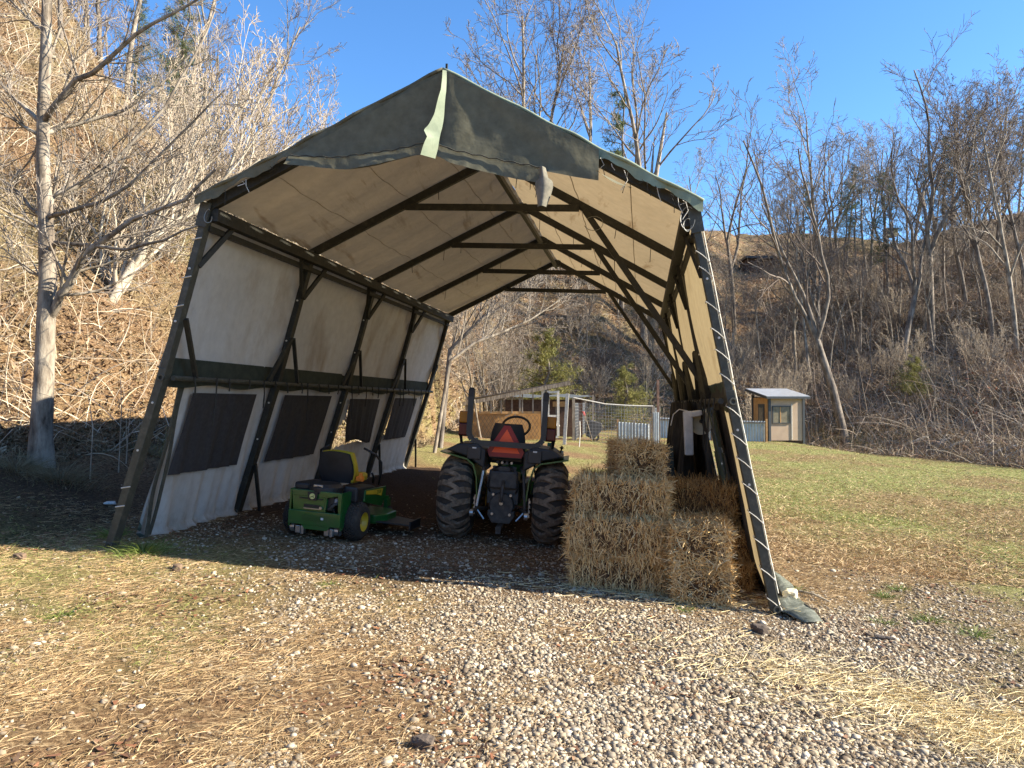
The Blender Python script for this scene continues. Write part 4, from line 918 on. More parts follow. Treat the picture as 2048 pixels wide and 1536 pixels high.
# snag
def snag():
    p = hillpt(1303, 58); e = empty('broken_snag', p, 'dead broken trunk with two splintered prongs on the skyline', 'tree'); top = CAMZ+(806-220)/FPX*58-p[2]
    MB().tube([(0, 0, -.3), (.1, 0, top*.45), (.35, 0, top*.72), (1.3, 0, top)], [.28, .24, .2, .08], 7).obj('trunk', m_bark, e, local=True, smooth=True)
    MB().tube([(.12, 0, top*.55), (.1, .1, top*.75), (.35, 0, top*.92)], [.16, .12, .02], 6).obj('limb', m_bark, e, local=True, smooth=True)
snag()
# woods on both slopes
def wood(n, x0, x1, d0, d1, hs, ks, label, group, seed, name='bare_tree', meshes=None, cat='tree', h0=14., kl=.06):
    rr_ = random.Random(seed)
    for k in range(n):
        px = x0+(x1-x0)*(k+rr_.random())/n; D = rr_.uniform(d0, d1); p = hillpt(px, D); ms = meshes or protos
        put(name, ms[rr_.choice(ks)], p, rr_.uniform(*hs)/h0, rr_.uniform(0, 6.28), nth(k)+' '+label, cat, group, (rr_.gauss(0, kl), rr_.gauss(0, kl)))
def nth(k): k += 1; return 'first' if k == 1 else '%d%s' % (k, 'th' if k % 100 in (11, 12, 13) else {1: 'st', 2: 'nd', 3: 'rd'}.get(k % 10, 'th'))
wood(34, 1560, 2120, 52, 92, (8, 14), [0, 1, 2, 3, 4, 5, 6, 7, 8], 'grey bare tree from the left in the tall wood on the right slope', 'bare trees in the right-hand wood', 1)
wood(30, 1400, 2060, 50, 74, (4, 8), [1, 2, 4, 6], 'thin bare sapling from the left on the scrubby right slope', 'saplings on the right-hand slope', 2)
wood(9, 1590, 2050, 60, 85, (9, 13), [0, 1], 'pine from the left among the bare trees of the right slope', 'pines on the right-hand slope', 3, 'pine_tree', pn, h0=12.)
wood(18, 890, 1360, 54, 84, (4, 8), [0, 1, 2, 4, 6], 'bare tree from the left on the slope behind the open tent', 'bare trees beyond the rear opening', 4)
wood(14, 560, 1000, 46, 66, (5, 8.5), [0, 1, 3, 5], 'bare sunlit tree from the left behind the left roof slope', 'bare trees behind the left roof slope', 5)
wood(15, 130, 520, 28, 48, (6, 11), [1, 2, 4, 6], 'bare tree from the left on the upper left hillside', 'bare trees on the left hillside', 6)
wood(5, 90, 420, 32, 44, (8, 11), [0, 1], 'green pine from the left on the left hillside crest', 'pines on the left hillside', 7, 'pine_tree', pn, h0=12.)
wood(6, -100, 130, 22, 34, (6, 10), [0, 1], 'dark pine from the left on the steep bank at far left', 'pines at the far left', 17, 'pine_tree', pn, h0=12.)
wood(22, 350, 760, 20, 30, (2.6, 5.2), [0, 1], 'pale many-stemmed bush from the left behind the left tent wall', 'pale thicket bushes left of the tent', 8, 'thicket_bush', wp, 'bush', 6., .15)
wood(40, 1400, 2060, 45, 66, (2.2, 4.5), [1, 2], 'brown twiggy bush from the left on the right slope', 'twiggy bushes on the right-hand slope', 9, 'thicket_bush', wp, 'bush', 5., .15)
wood(22, 870, 1370, 46, 66, (2.5, 5), [0, 1, 2], 'twiggy bush from the left on the slope behind the poultry run', 'twiggy bushes beyond the chicken run', 10, 'thicket_bush', wp, 'bush', 5., .15)
for px, D, yt, lb in ((1090, 46, 665, 'large yellow-green cedar on the slope above the wooden coop'), (1250, 48, 735, 'small round cedar behind the wire run'), (1830, 46, 785, 'low dark green cedar at the foot of the right slope')):
    p = hillpt(px, D); put('cedar', pn[2], p, max(.5, (CAMZ+(806-yt)/FPX*D-p[2])/5), rt.uniform(0, 6), lb, 'tree')
# white-barked slender trees standing behind the rear opening
wood(5, 935, 1010, 26, 33, (5, 7), [1, 2], 'slim pale-stemmed tree from the left behind the wooden coop', 'slim trees close behind the coop', 12, 'bare_tree', [tree_meshes(700+k, 14, .12, dict(PT, t0=[.2, .2, .2, .15]), m_bark, m_twig, .012) for k in range(3)])

# -- the near tree at the left, limbs traced from the photograph's at their own distances
def near_tree():
    rg = np.random.default_rng(21); D0 = 10.5; out = []
    base = onG(-6.62, 10.5, -.1); e = empty('walnut_tree', base, 'grey-barked bare tree with rising limbs, nearest the camera at the left', 'tree')
    L_ = lambda pts: [at(x, y, D0+dz) for x, y, dz in pts]
    tr_ = [base]+L_([(82, 870, 0), (88, 760, 0), (92, 640, 0), (96, 560, 0), (92, 450, 0), (86, 330, 0), (86, 220, 0), (92, 100, 0), (94, 0, 0), (96, -160, 0)])
    out.append((tr_, [.19, .150, .130, .122, .118, .10, .09, .08, .075, .065, .04], 0))
    limbs = [([(96, 640, 0), (120, 590, -.1), (150, 545, -.2), (178, 500, -.3), (230, 465, -.4), (300, 425, -.5), (370, 400, -.6), (430, 340, -.8)], .065),
             ([(96, 500, 0), (112, 485, -.2), (180, 490, -.3), (250, 500, -.5), (330, 480, -.7), (400, 450, -.8)], .04),
             ([(92, 430, 0), (105, 395, .2), (150, 375, .3), (200, 345, .4), (260, 290, .5), (330, 215, .6), (390, 110, .8), (430, 20, 1)], .045),
             ([(92, 435, 0), (130, 425, -.2), (200, 405, -.3), (260, 370, -.4), (320, 310, -.5), (390, 240, -.6), (450, 180, -.7)], .035),
             ([(86, 265, 0), (120, 255, .2), (180, 240, .3), (250, 220, .4), (320, 170, .5), (380, 110, .6)], .04),
             ([(88, 245, 0), (110, 210, -.2), (150, 160, -.3), (210, 125, -.5), (270, 70, -.7), (340, 30, -.9), (410, -10, -1)], .048),
             ([(86, 250, 0), (60, 225, .1), (30, 200, .3), (0, 165, .5), (-60, 120, .6)], .042),
             ([(82, 275, 0), (50, 255, -.1), (0, 225, -.3), (-70, 190, -.5)], .032),
             ([(92, 440, 0), (60, 415, .1), (20, 370, .2), (-30, 330, .4)], .035),
             ([(88, 455, 0), (50, 440, -.2), (0, 415, -.3), (-50, 400, -.5)], .030),
             ([(96, 560, 0), (60, 545, .2), (30, 520, .3), (-10, 510, .4)], .026),
             ([(88, 110, 0), (110, 115, .1), (100, 115, .1), (120, 60, .2), (160, 10, .3), (220, 0, .4)], .03),
             ([(88, 60, 0), (60, 40, .2), (20, 0, .3), (-20, -40, .4)], .03),
             ([(155, 155, -.3), (140, 100, -.2), (115, 30, 0), (100, -20, 0)], .018),
             ([(80, 275, 0), (60, 320, .1), (30, 375, .2), (-10, 400, .3)], .018)]
    P = dict(lv=3, seg=[10, 6, 4, 3], wob=[.05, .10, .13, .18], up=[.02, .05, .05, .03], nc=[11, 5, 3], t0=[.12, .15, .15], ang=[(.35, .9), (.35, .9), (.3, .9)], len=[(.28, .5), (.35, .6), (.35, .6)], tip=.3)
    for pts, r in limbs:
        Q = L_(pts); 
        fine_ = []
        for k in range(len(Q)-1):
            for t in (0, .5): fine_.append(Q[k]+(Q[k+1]-Q[k])*t+(rg.normal(size=3)*.012 if t else 0))
        fine_.append(Q[-1]); n = len(fine_); rad = [r*(1-.72*k/(n-1)) for k in range(n)]; out.append((fine_, rad, 1)); Ltot = sum(np.linalg.norm(Q[k+1]-Q[k]) for k in range(len(Q)-1))
        for k in range(int(4+Ltot*2.3)):
            t = rg.uniform(.12, 1); i = min(int(t*(n-1)), n-2); ax = fine_[i+1]-fine_[i]; ax = ax/np.linalg.norm(ax); o = np.cross(ax, rg.normal(size=3)); o /= np.linalg.norm(o); an = rg.uniform(.35, .9)
            grow(rg, fine_[i], ax*math.cos(an)+o*math.sin(an), rg.uniform(.5, 1.5)*(1.2-.5*t), rad[i]*.42, 1, out, P)
    out2 = [([p-base for p in q], [max(.0045, x) for x in r], l) for q, r, l in out]
    V, F = tubes_np(out2, 0, 0, 14); npobj('trunk', V, F, m_bark, e, True, True)
    V, F = tubes_np(out2, 1, 1, 7); npobj('limbs', V, F, m_bark, e, True, True)
    V, F = tubes_np(out2, 2, 9, 3); npobj('crown', V, F, m_twig, e, False, True)
near_tree()
# white leaning stems behind it
def leaning(name, pts, r, D, label, seed, nb=26, tw=m_paletw, bk=m_pale):
    rg = np.random.default_rng(seed); out = []; Q = [at(x, y, D+dz) for x, y, dz in pts]; b_ = Q[0].copy(); b_[2] = float(g(b_[0], b_[1]))-.1; Q[0] = b_
    e = empty(name, b_, label, 'tree'); n = len(Q); rad = [r*(1-.7*k/(n-1)) for k in range(n)]; out.append((Q, rad, 0))
    P = dict(lv=4, seg=[10, 8, 6, 4, 3], wob=[.05, .07, .1, .14, .18], up=[.02, .07, .07, .05, 0], nc=[8, 6, 5, 3], t0=[.15]*4, ang=[(.2, .6), (.25, .7), (.3, .8), (.3, .9)], len=[(.4, .7), (.35, .6), (.35, .6), (.35, .6)], tip=.25)
    for k in range(nb):
        t = .25+.75*(k+rg.random())/nb; i = min(int(t*(n-1)), n-2); f = t*(n-1)-i; p = Q[i]+(Q[i+1]-Q[i])*f; ax = Q[i+1]-Q[i]; ax /= np.linalg.norm(ax)
        o = np.cross(ax, rg.normal(size=3)); o /= np.linalg.norm(o); an = rg.uniform(.3, .8); grow(rg, p, ax*math.cos(an)+o*math.sin(an)+UP*.3, rg.uniform(1.3, 2.8), rad[i]*.5, 1, out, P)
    out = [([p-b_ for p in q], [max(.007, x) for x in rr_], l) for q, rr_, l in out]
    V, F = tubes_np(out, 0, 0, 10); npobj('trunk', V, F, bk, e, True, True)
    V, F = tubes_np(out, 1, 1, 5); npobj('limbs', V, F, bk, e, True, True)
    V, F = tubes_np(out, 2, 9, 3); npobj('crown', V, F, tw, e, False, True)
leaning('leaning_tree', [(128, 775, 0), (160, 715, .1), (215, 620, .3), (260, 540, .5), (300, 480, .7), (360, 440, 1), (440, 390, 1.5), (520, 320, 2)], .12, 14.5, 'pale-barked tree leaning far to the right behind the grey tree', 31, 22)
leaning('leaning_tree', [(165, 760, 0), (190, 690, .1), (205, 560, .2), (200, 470, .3), (215, 380, .4), (260, 300, .6)], .05, 15, 'thin crooked pale stem rising straight behind the leaning pale tree', 32, 10)
leaning('leaning_tree', [(250, 740, 0), (290, 590, .2), (340, 450, .4), (420, 300, .8), (500, 200, 1.2)], .08, 17, 'pale tree fanning out over the left tent eave', 33, 18)
leaning('leaning_tree', [(868, 790, 0), (900, 722, .2), (950, 685, .6), (1010, 662, 1), (1060, 640, 1.5), (1120, 600, 2)], .06, 22, 'pale branch-like tree arching right across the rear opening of the tent', 34, 12, m_twig, m_bark)
leaning('leaning_tree', [(880, 840, 0), (900, 700, .2), (960, 640, .4), (1030, 600, .8), (1085, 560, 1.2)], .09, 24, 'darker leaning tree crossing the rear opening behind the arching one', 35, 14, m_twig, m_dbark)

# ------------------------------------------------------------------ ground cover
def visible_pts(n, r0, r1, px0=-120, px1=2170, pw=1., rg=rng):
    r = r0+(r1-r0)*rg.random(n)**pw; px = rg.uniform(px0, px1, n); a_ = np.arctan((px-1024)/FPX); x = r*np.sin(a_); y = r*np.cos(a_); return x, y
def cover(name, V, F, m): o = npobj(name, V, F, m); tag(o, kind='stuff'); return o
# gravel
x, y = visible_pts(330000, 3.0, 13.5, pw=1.25); gr, gn, di, hm, dd_ = masks(x, y); u, v = uv(x, y)
keep = rng.random(len(x)) < np.clip(gr*1.1+.012, 0, 1)*np.clip(1.25-np.hypot(x, y)/18, .3, 1)*(1-.75*gn); x, y = x[keep], y[keep]
n = len(x); rad = rng.gamma(3.2, .0032, n).clip(.004, .034); P = np.stack([x, y, g(x, y)+rad*.08], -1)
V, F = stones(P, rad); cover('gravel', V, F, MI('gravel_stones', [(.07, .05, .032), (.28, .225, .155), (.46, .395, .29), (.17, .125, .08), (.62, .55, .43), (.11, .08, .055), (.36, .28, .185), (.21, .18, .14)], .85, 40))
# dry mown grass and straw litter
def litter(n, r0, r1, fn, L0, L1, W0, W1, up, pw, name, m, flatness=.15, px=(-120, 2170), nseg=2):
    x, y = visible_pts(n, r0, r1, *px, pw=pw); ms = masks(x, y); u, v = uv(x, y); k = rng.random(len(x)) < fn(u, v, *ms); x, y = x[k], y[k]; n = len(x)
    P = np.stack([x, y, g(x, y)+rng.uniform(0, .012, n)], -1); a_ = rng.uniform(0, 6.28, n); D = np.stack([np.cos(a_), np.sin(a_), rng.uniform(-flatness*.3, up, n)], -1)
    V, F = ribbons(P, D, rng.uniform(L0, L1, n), rng.uniform(W0, W1, n), np.stack([rng.normal(0, .2, n), rng.normal(0, .2, n), -np.abs(rng.normal(0, up*.5, n))], -1), nseg); return cover(name, V, F, m)
m_dry = MI('dry_grass_blades', [(.28, .18, .09), (.47, .34, .175), (.64, .50, .30), (.34, .21, .10), (.54, .40, .22), (.19, .11, .055), (.40, .26, .13)], .75, trans=.1)
m_gras = MI('green_grass_blades', [(.11, .15, .03), (.22, .26, .06), (.33, .34, .11), (.44, .40, .18)], .7, trans=.15)
litter(290000, 2.9, 11, lambda u, v, gr, gn, di, hm, d: np.clip((1-gr)*.95*(1-di*.8)*np.clip(.50+.9*wav(u, v, 2.2, 3)+.6*wav(u, v, 5.3, 1), .08, 1)+.03, 0, 1)*(1-.5*gn)*np.where((np.abs(u) < 3.2) & (v > -.3), .12, 1), .04, .15, .002, .005, .28, 1.15, 'dry_grass', m_dry)
litter(110000, 10, 48, lambda u, v, gr, gn, di, hm, d: np.clip(1-gr, .1, 1)*(1-.45*gn)*np.where(u > 3.4, 1, 0)*(1-hm), .05, .13, .006, .014, .8, 1.5, 'lawn_straw', m_dry, px=(1300, 2170), nseg=1)
litter(90000, 3, 16, lambda u, v, gr, gn, di, hm, d: np.clip(gn*1.1-gr*.7, 0, 1), .03, .09, .0025, .005, 1.3, 1.1, 'green_grass', m_gras)
litter(90000, 14, 48, lambda u, v, gr, gn, di, hm, d: np.clip(gn*1.2, 0, 1), .04, .11, .006, .014, 1.4, 1.4, 'green_grass', m_gras, px=(850, 2170), nseg=1)
# spilled straw at lower right and round the bales
def spill(n, cx, cy_, sx_, sy_, rot, L0, L1):
    q = rng.normal(size=(n, 2))*(1+.6*rng.random((n, 1)))*np.array([sx_, sy_]); x = cx+q[:, 0]*math.cos(rot)-q[:, 1]*math.sin(rot); y = cy_+q[:, 0]*math.sin(rot)+q[:, 1]*math.cos(rot)
    P = np.stack([x, y, g(x, y)+rng.uniform(.01, .03, n)], -1); a_ = rng.normal(.1, 1.2, n); D = np.stack([np.cos(a_), np.sin(a_), rng.normal(0, .12, n)], -1)
    return ribbons(P, D, rng.uniform(L0, L1, n), rng.uniform(.003, .006, n), np.zeros((n, 3))+np.array([0, 0, -.04]), 1)
q1 = gnd(1850, 1430); q2 = gnd(1550, 1340); q3 = gnd(1300, 1195); q4 = gnd(2040, 1500)
V, F = cat([spill(1300, q1[0]-.3, q1[1]+.2, .5, .28, -.4, .05, .22), spill(1500, q1[0]+.15, q1[1]-.05, .4, .22, -.5, .05, .2), spill(700, q2[0], q2[1], .6, .34, -.5, .06, .25), spill(1800, q4[0], q4[1], .28, .2, -.6, .05, .2), spill(1100, q3[0]+.1, q3[1]+.05, .55, .16, -.15, .05, .22)])
cover('spilled_straw', V, F, MI('spilled_straw_blades', [(.66, .52, .26), (.80, .68, .40), (.52, .37, .17)], .6))
# fallen leaves
x, y = visible_pts(26000, 3.0, 14); ms = masks(x, y); k = rng.random(len(x)) < np.clip((wav(x, y, 1.9, 4)+.5*wav(x, y, 4.7, 1)-.12)*1.6, .03, .8)*(1-.6*ms[0]); x, y = x[k], y[k]; n = len(x)
P = np.stack([x, y, g(x, y)+.014], -1); a_ = rng.uniform(0, 6.28, n); D = np.stack([np.cos(a_), np.sin(a_), rng.uniform(-.1, .35, n)], -1)
V, F = ribbons(P-D*.03, D, rng.uniform(.02, .065, n), rng.uniform(.012, .04, n), np.stack([np.zeros(n), np.zeros(n), rng.uniform(-.5, .2, n)], -1), 3, flat=np.stack([rng.normal(0, .3, n), rng.normal(0, .3, n), np.ones(n)], -1), taper=.3)
cover('fallen_leaves', V, F, MI('brown_leaves', [(.19, .075, .038), (.27, .12, .06), (.15, .075, .045), (.34, .21, .12), (.09, .045, .028), (.12, .06, .035), (.36, .26, .16)], .8, 30))
# hillside scrub: dead grass, leaf litter and brambles
def scrub(n, r0, r1, px, L0, L1, W0, W1, up, name, m, dens=None, arch=.9, nseg=3, pw=1.3):
    x, y = visible_pts(n, r0, r1, *px, pw=pw); h, m_, H, q = hillpart(x, y); k = (q > (-.3 if px[0] < 0 else -2)) & (rng.random(len(x)) < (dens(x, y, h, q) if dens else 1)); x, y = x[k], y[k]; n = len(x)
    P = np.stack([x, y, g(x, y)-.02], -1); D = rng.normal(size=(n, 3)); D[:, 2] = np.abs(D[:, 2])*up+.1; L_ = rng.uniform(L0, L1, n)
    Bn = rng.normal(size=(n, 3))*.25; Bn[:, 2] -= arch*rng.random(n); V, F = ribbons(P, D, L_, rng.uniform(W0, W1, n), Bn, nseg); return cover(name, V, F, m)
m_sc1 = MI('dead_scrub', [(.11, .075, .04), (.27, .20, .11), (.46, .36, .22), (.17, .11, .07), (.35, .28, .17), (.13, .115, .05)], .85)
m_sc2 = MI('brown_scrub', [(.15, .11, .075), (.34, .26, .175), (.48, .39, .28), (.25, .175, .12), (.55, .47, .35), (.36, .22, .14)], .85)
m_lf = MI('leaf_litter', [(.06, .036, .024), (.18, .11, .065), (.33, .235, .145), (.11, .065, .04), (.44, .35, .24), (.23, .14, .085), (.14, .12, .065)], .8)
patchy = lambda x, y, h, q: np.clip(.55+1.1*wav(x, y, .8, 3)+.7*wav(x, y, 2.3, 1), .08, 1)
scrub(110000, 10.5, 42, (-150, 700), .10, .5, .006, .013, .8, 'hillside_scrub', m_sc1, arch=.8, dens=patchy)
scrub(60000, 16, 46, (640, 930), .12, .6, .010, .02, .8, 'hillside_scrub', m_sc1, arch=.8)
scrub(190000, 10.5, 42, (-150, 700), .04, .12, .02, .07, .5, 'hillside_leaf_litter', m_lf, arch=.3, nseg=1, dens=lambda x, y, h, q: np.clip(.6-1.0*wav(x, y, .8, 3)+.6*wav(x, y, 1.9, 4), .1, 1))
scrub(50000, 16, 46, (640, 930), .05, .14, .05, .11, .5, 'hillside_leaf_litter', m_lf, arch=.3, nseg=1)
scrub(16000, 14, 30, (250, 760), .3, 1.1, .008, .016, 1.3, 'olive_underbrush', MI('olive_scrub', [(.12, .12, .05), (.24, .22, .10), (.34, .29, .16), (.18, .15, .07)], .85), arch=.6, dens=lambda x, y, h, q: np.clip(wav(x, y, .5, 2)*3, 0, 1))
scrub(3800, 13, 36, (-150, 700), .8, 2.4, .010, .02, 1.3, 'hillside_brambles', MI('pale_brambles', [(.38, .30, .20), (.62, .55, .43), (.30, .2, .13)], .85), arch=1.0, nseg=6)
scrub(190000, 34, 105, (840, 2170), .25, 1.0, .016, .035, 1.0, 'hillside_scrub', m_sc2, arch=.7)
scrub(110000, 34, 100, (840, 2170), .10, .22, .09, .2, .5, 'hillside_leaf_litter', MI('leaf_litter_far', [(.13, .08, .05), (.30, .19, .12), (.44, .31, .20), (.22, .125, .08), (.52, .41, .28)], .8), arch=.3, nseg=1)
scrub(26000, 36, 90, (840, 2170), 1.2, 3.4, .02, .04, 1.6, 'hillside_brambles', MI('grey_brambles', [(.20, .16, .12), (.40, .34, .27), (.26, .16, .11)], .85), arch=.9, nseg=5)
scrub(14000, 36, 56, (1560, 2170), .4, 1.5, .02, .04, .9, 'field_edge_weeds', m_sc1, dens=lambda x, y, h, q: np.exp(-np.abs(q-1)/3), arch=1.0, nseg=4)
scrub(5000, 36, 90, (1150, 2170), .12, .3, .12, .22, .6, 'red_brown_leaves', MI('red_leaves', [(.26, .06, .035), (.38, .13, .07)], .8), dens=lambda x, y, h, q: np.clip((wav(x, y, .35, 2)-.25)*4, 0, 1), nseg=1)

# ------------------------------------------------------------------ sheds, coop and run beyond the tent
m_tan = M('tan_board', [(.40, .29, .20), (.46, .34, .24)], 2, .8); m_char = M('charcoal_trim', [(.045, .05, .055)], rough=.5)
m_tin = M('galvanised_sheet', [(.36, .40, .42), (.50, .53, .54)], 3, .42, metal=.5); m_roofw = M('white_metal_roof', [(.36, .37, .38), (.50, .51, .52)], 4, .35, metal=.3)
m_glass = M('dull_glass', [(.16, .14, .10), (.24, .21, .15)], 5, .15)
m_wood = M('weathered_wood', [(.13, .10, .075), (.26, .21, .16), (.38, .32, .25)], 12, .9, .3, stretch=(1, 1, .2)); m_newwood = M('orange_plywood', [(.42, .22, .08), (.56, .32, .13)], 5, .8)
m_pwood = M('whitewashed_post', [(.5, .47, .41), (.68, .65, .58)], 14, .85); m_dwood = M('dark_brown_boards', [(.06, .03, .02), (.12, .065, .04)], 9, .85)
p = hillpt(1572, 41); W_, Dp, Hf, Hb = 1.95, 2.1, 2.42, 2.72
sh = empty('garden_shed', p, 'small tan shed with white lean-to roof, at the foot of the right slope', 'shed', rotz=.10)
z0 = .12
m = MB(); m.box((0, 0, z0+Hf/2-.02), (W_-.06, .06, Hf-.1)); m.obj('front_wall', m_tan, sh, local=True)
MB().box((-W_/2+.03, Dp/2, z0+Hf/2-.02), (.06, Dp-.1, Hf-.06)).obj('side_wall', m_newwood, sh, local=True)
MB().box((W_/2-.03, Dp/2, z0+Hf/2-.02), (.06, Dp-.1, Hf-.06)).box((0, Dp, z0+Hf/2), (W_-.1, .06, Hf)).obj('rear_wall', m_tan, sh, local=True)
for x in (-W_/2, W_/2): MB().box((x, -.02, z0+Hf/2-.1), (.13, .13, Hf+.1)).obj('corner_trim', m_char, sh, local=True)
MB().box((-W_/2, Dp, z0+Hf/2), (.12, .12, Hf+.2)).obj('corner_trim', m_char, sh, local=True)
MB().box((.30, -.05, z0+1.05), (.045, .03, 1.95)).obj('white_strip', m_pwood, sh, local=True)
m = MB()
for (x, z, w_, h_) in ((-.30, 2.02, 1.02, .05), (-.30, 1.10, 1.02, .05), (-.80, 1.56, .05, .95), (.20, 1.56, .05, .95)): m.box((x, -.06, z), (w_, .05, h_))
fr_ = m.obj('window', m_char, sh, local=True); MB().box((-.30, -.045, 1.56), (.98, .02, .9)).obj('pane', m_glass, fr_, local=True); MB().box((-.36, -.065, 1.56), (.04, .02, .9)).obj('mullion', m_newwood, fr_, local=True)
d_ = MB().box((-W_/2-.02, .95, z0+1.05), (.05, .75, 1.95)).obj('door', m_char, sh, local=True); MB().box((-W_/2-.05, .95, z0+1.4), (.02, .5, .9)).obj('door_pane', m_glass, d_, local=True)
m = MB(); a0, a1 = z0+Hf+.02, z0+Hb+.18
m.add([(-W_/2-.28, -.30, a0), (W_/2+.25, -.30, a0), (W_/2+.25, Dp+.35, a1), (-W_/2-.28, Dp+.35, a1), (-W_/2-.28, -.30, a0+.03), (W_/2+.25, -.30, a0+.03), (W_/2+.25, Dp+.35, a1+.03), (-W_/2-.28, Dp+.35, a1+.03)], [(3, 2, 1, 0), (4, 5, 6, 7), (0, 1, 5, 4), (1, 2, 6, 5), (2, 3, 7, 6), (3, 0, 4, 7)]).obj('roof', m_roofw, sh, local=True)
MB().box((-.01, -.32, a0-.06), (W_+.55, .04, .12)).bar((-W_/2-.30, -.30, a0-.06), (-W_/2-.30, Dp+.35, a1-.06), .04, .12).obj('fascia', m_char, sh, local=True)
MB().box((0, Dp/2, .0), (W_-.1, Dp-.1, .18)).obj('skid_base', m_dwood, sh, local=True)
def corr(p, q, h, label, ztop=None, name='corrugated_fence'):
    p = np.array(p, float); q = np.array(q, float); d = q-p; L_ = np.linalg.norm(d[:2]); d /= L_; nn = np.array([d[1], -d[0], 0]); k = int(L_/.025)
    e = empty(name, p, label, 'fence')
    m = MB().grid(lambda a_, b_: np.array([d[0], d[1], 0])*a_*L_+nn*.022*math.sin(a_*L_*2*math.pi/.15)+UP*(d[2]*a_*L_+.02+h*b_), k, 2); m.obj('sheet', m_tin, e, local=True, smooth=True)
    for t in (0, .5, 1): MB().box((d[0]*L_*t-nn[0]*.06, d[1]*L_*t-nn[1]*.06, d[2]*L_*t+h/2+.06), (.09, .09, h+.16)).obj('post', m_wood if t else m_newwood, e, local=True)
    MB().bar(-nn*.05+UP*(h-.08), -nn*.05+UP*(h-.08)+d*L_, .05, .08).obj('rail', m_wood, e, local=True)
    return e
corr(hillpt(1532, 40.5), hillpt(1425, 41), 1.15, 'grey corrugated metal fence joined to the left side of the tan shed')
corr(hillpt(1424, 41), hillpt(1318, 41.5), 1.15, 'grey corrugated metal fence between the wire run and the tent wall')
# wooden coop with a sloping roof beam
D_ = 31.; p = hillpt(1018, D_); kx = D_/FPX; co = empty('chicken_coop', p, 'open-fronted wooden chicken coop with a sloping roof beam and orange plywood behind wire', 'chicken coop')
X = lambda px: (px-1018)*kx; Z = lambda py: CAMZ+(806-py)*kx-p[2]
MB().bar((X(925), -.1, Z(808)), (X(1140), -.15, Z(766)), .10, .16).obj('roof_beam', m_wood, co, local=True)
MB().add([(X(930), 0, Z(800)), (X(1140), 0, Z(763)), (X(1148), 2.6, Z(768)), (X(940), 2.6, Z(805)), (X(930), 0, Z(800)+.04), (X(1140), 0, Z(763)+.04), (X(1148), 2.6, Z(768)+.04), (X(940), 2.6, Z(805)+.04)], [(3, 2, 1, 0), (4, 5, 6, 7), (0, 1, 5, 4), (1, 2, 6, 5), (2, 3, 7, 6), (3, 0, 4, 7)]).obj('roof_sheet', M('rusty_tin', [(.07, .05, .04), (.16, .13, .11)], 6, .7), co, local=True)
for k, px in enumerate((938, 960, 982, 1003, 1024, 1045, 1066)): 
    zt = Z(808)+(Z(766)-Z(808))*(px-925)/215-.05; MB().bar((X(px), 0, Z(826)), (X(px), 0, zt), .07, .05).obj('stud', m_wood, co, local=True)
MB().box(((X(935)+X(1082))/2, .02, Z(825)), (X(1082)-X(935), .08, .10)).obj('mid_rail', m_newwood, co, local=True)
MB().box(((X(935)+X(1082))/2, .30, (Z(826))/2), (X(1082)-X(935), .04, Z(828))).obj('plywood_panel', m_newwood, co, local=True)
m = MB(); 
for k in range(-14, 26):
    for sg in (-1, 1):
        x0_ = X(935)+k*.16; h_ = Z(830); xa, xb = (x0_, x0_+h_*.6*sg); 
        lo_, hi_ = X(935), X(1080); pts = []
        for t in np.linspace(0, 1, 9):
            x_ = xa+(xb-xa)*t
            if lo_ <= x_ <= hi_: pts.append((x_, -.04, h_*t))
        if len(pts) > 1: m.bar(pts[0], pts[-1], .026, .012)
m.obj('wire_netting', M('dull_wire', [(.11, .09, .07)], rough=.6), co, local=True)
for px in (934, 1086): MB().box((X(px), 0, Z(780)/2), (.13, .13, Z(776 if px > 1000 else 806))).obj('corner_post', m_pwood if px > 1000 else m_wood, co, local=True)
dr = MB()
for x in (X(1096), X(1116)): dr.box((x, -.1, Z(782)/2+.1), (.10, .06, Z(790)))
for z in (.15, Z(832), Z(784)): dr.box((X(1106), -.1, z), (.44, .05, .10))
dr = dr.obj('screen_door', m_pwood, co, local=True); MB().box((X(1106), -.09, Z(835)), (.34, .01, 1.7)).obj('screen', m_screen, dr, local=True) if False else None
MB().bar((X(1010), .1, Z(832)), (X(1030), .2, Z(824)), .05, .03).bar((X(1030), .1, Z(836)), (X(1030), .12, Z(824)), .05, .05).obj('nailed_board', m_pwood, co, local=True)
# hen house behind, brown front and grey tarpaulin roof
D2 = 36.; p = hillpt(1100, D2); k2 = D2/FPX; hh = empty('hen_house', p, 'low dark brown hen house under a blue-grey tarpaulin roof behind the coop', 'hen house')
Zb = lambda py: CAMZ+(806-py)*k2-p[2]; Xb = lambda px: (px-1100)*k2
MB().box((Xb(1088), .9, Zb(800)/2), (Xb(1165)-Xb(1010), 1.6, Zb(798))).obj('wall', m_dwood, hh, local=True)
MB().box((Xb(1120), .06, Zb(808)), (.7, .05, .25)).obj('plywood_lintel', m_newwood, hh, local=True)
def tarp(a_, b_): return np.array([Xb(1000)+(Xb(1185)-Xb(1000))*a_, -.35+2.6*b_, Zb(794)+(Zb(788)-Zb(794))*b_+.03*math.sin(a_*14+b_*4)])
MB().grid(tarp, 40, 10).obj('tarpaulin', M('blue_grey_tarpaulin', [(.05, .06, .065), (.12, .135, .14)], 9, .7, .3), hh, local=True, smooth=True)
for px in (1000, 1040, 1185): MB().box((Xb(px), -.2, Zb(790)/2), (.10, .10, Zb(790))).obj('post', m_wood, hh, local=True)
p = hillpt(1111, 34.5); e = empty('poultry_drinker', p+UP*.62, 'white plastic poultry drinker hanging in front of the dark brown hen house', 'drinker')
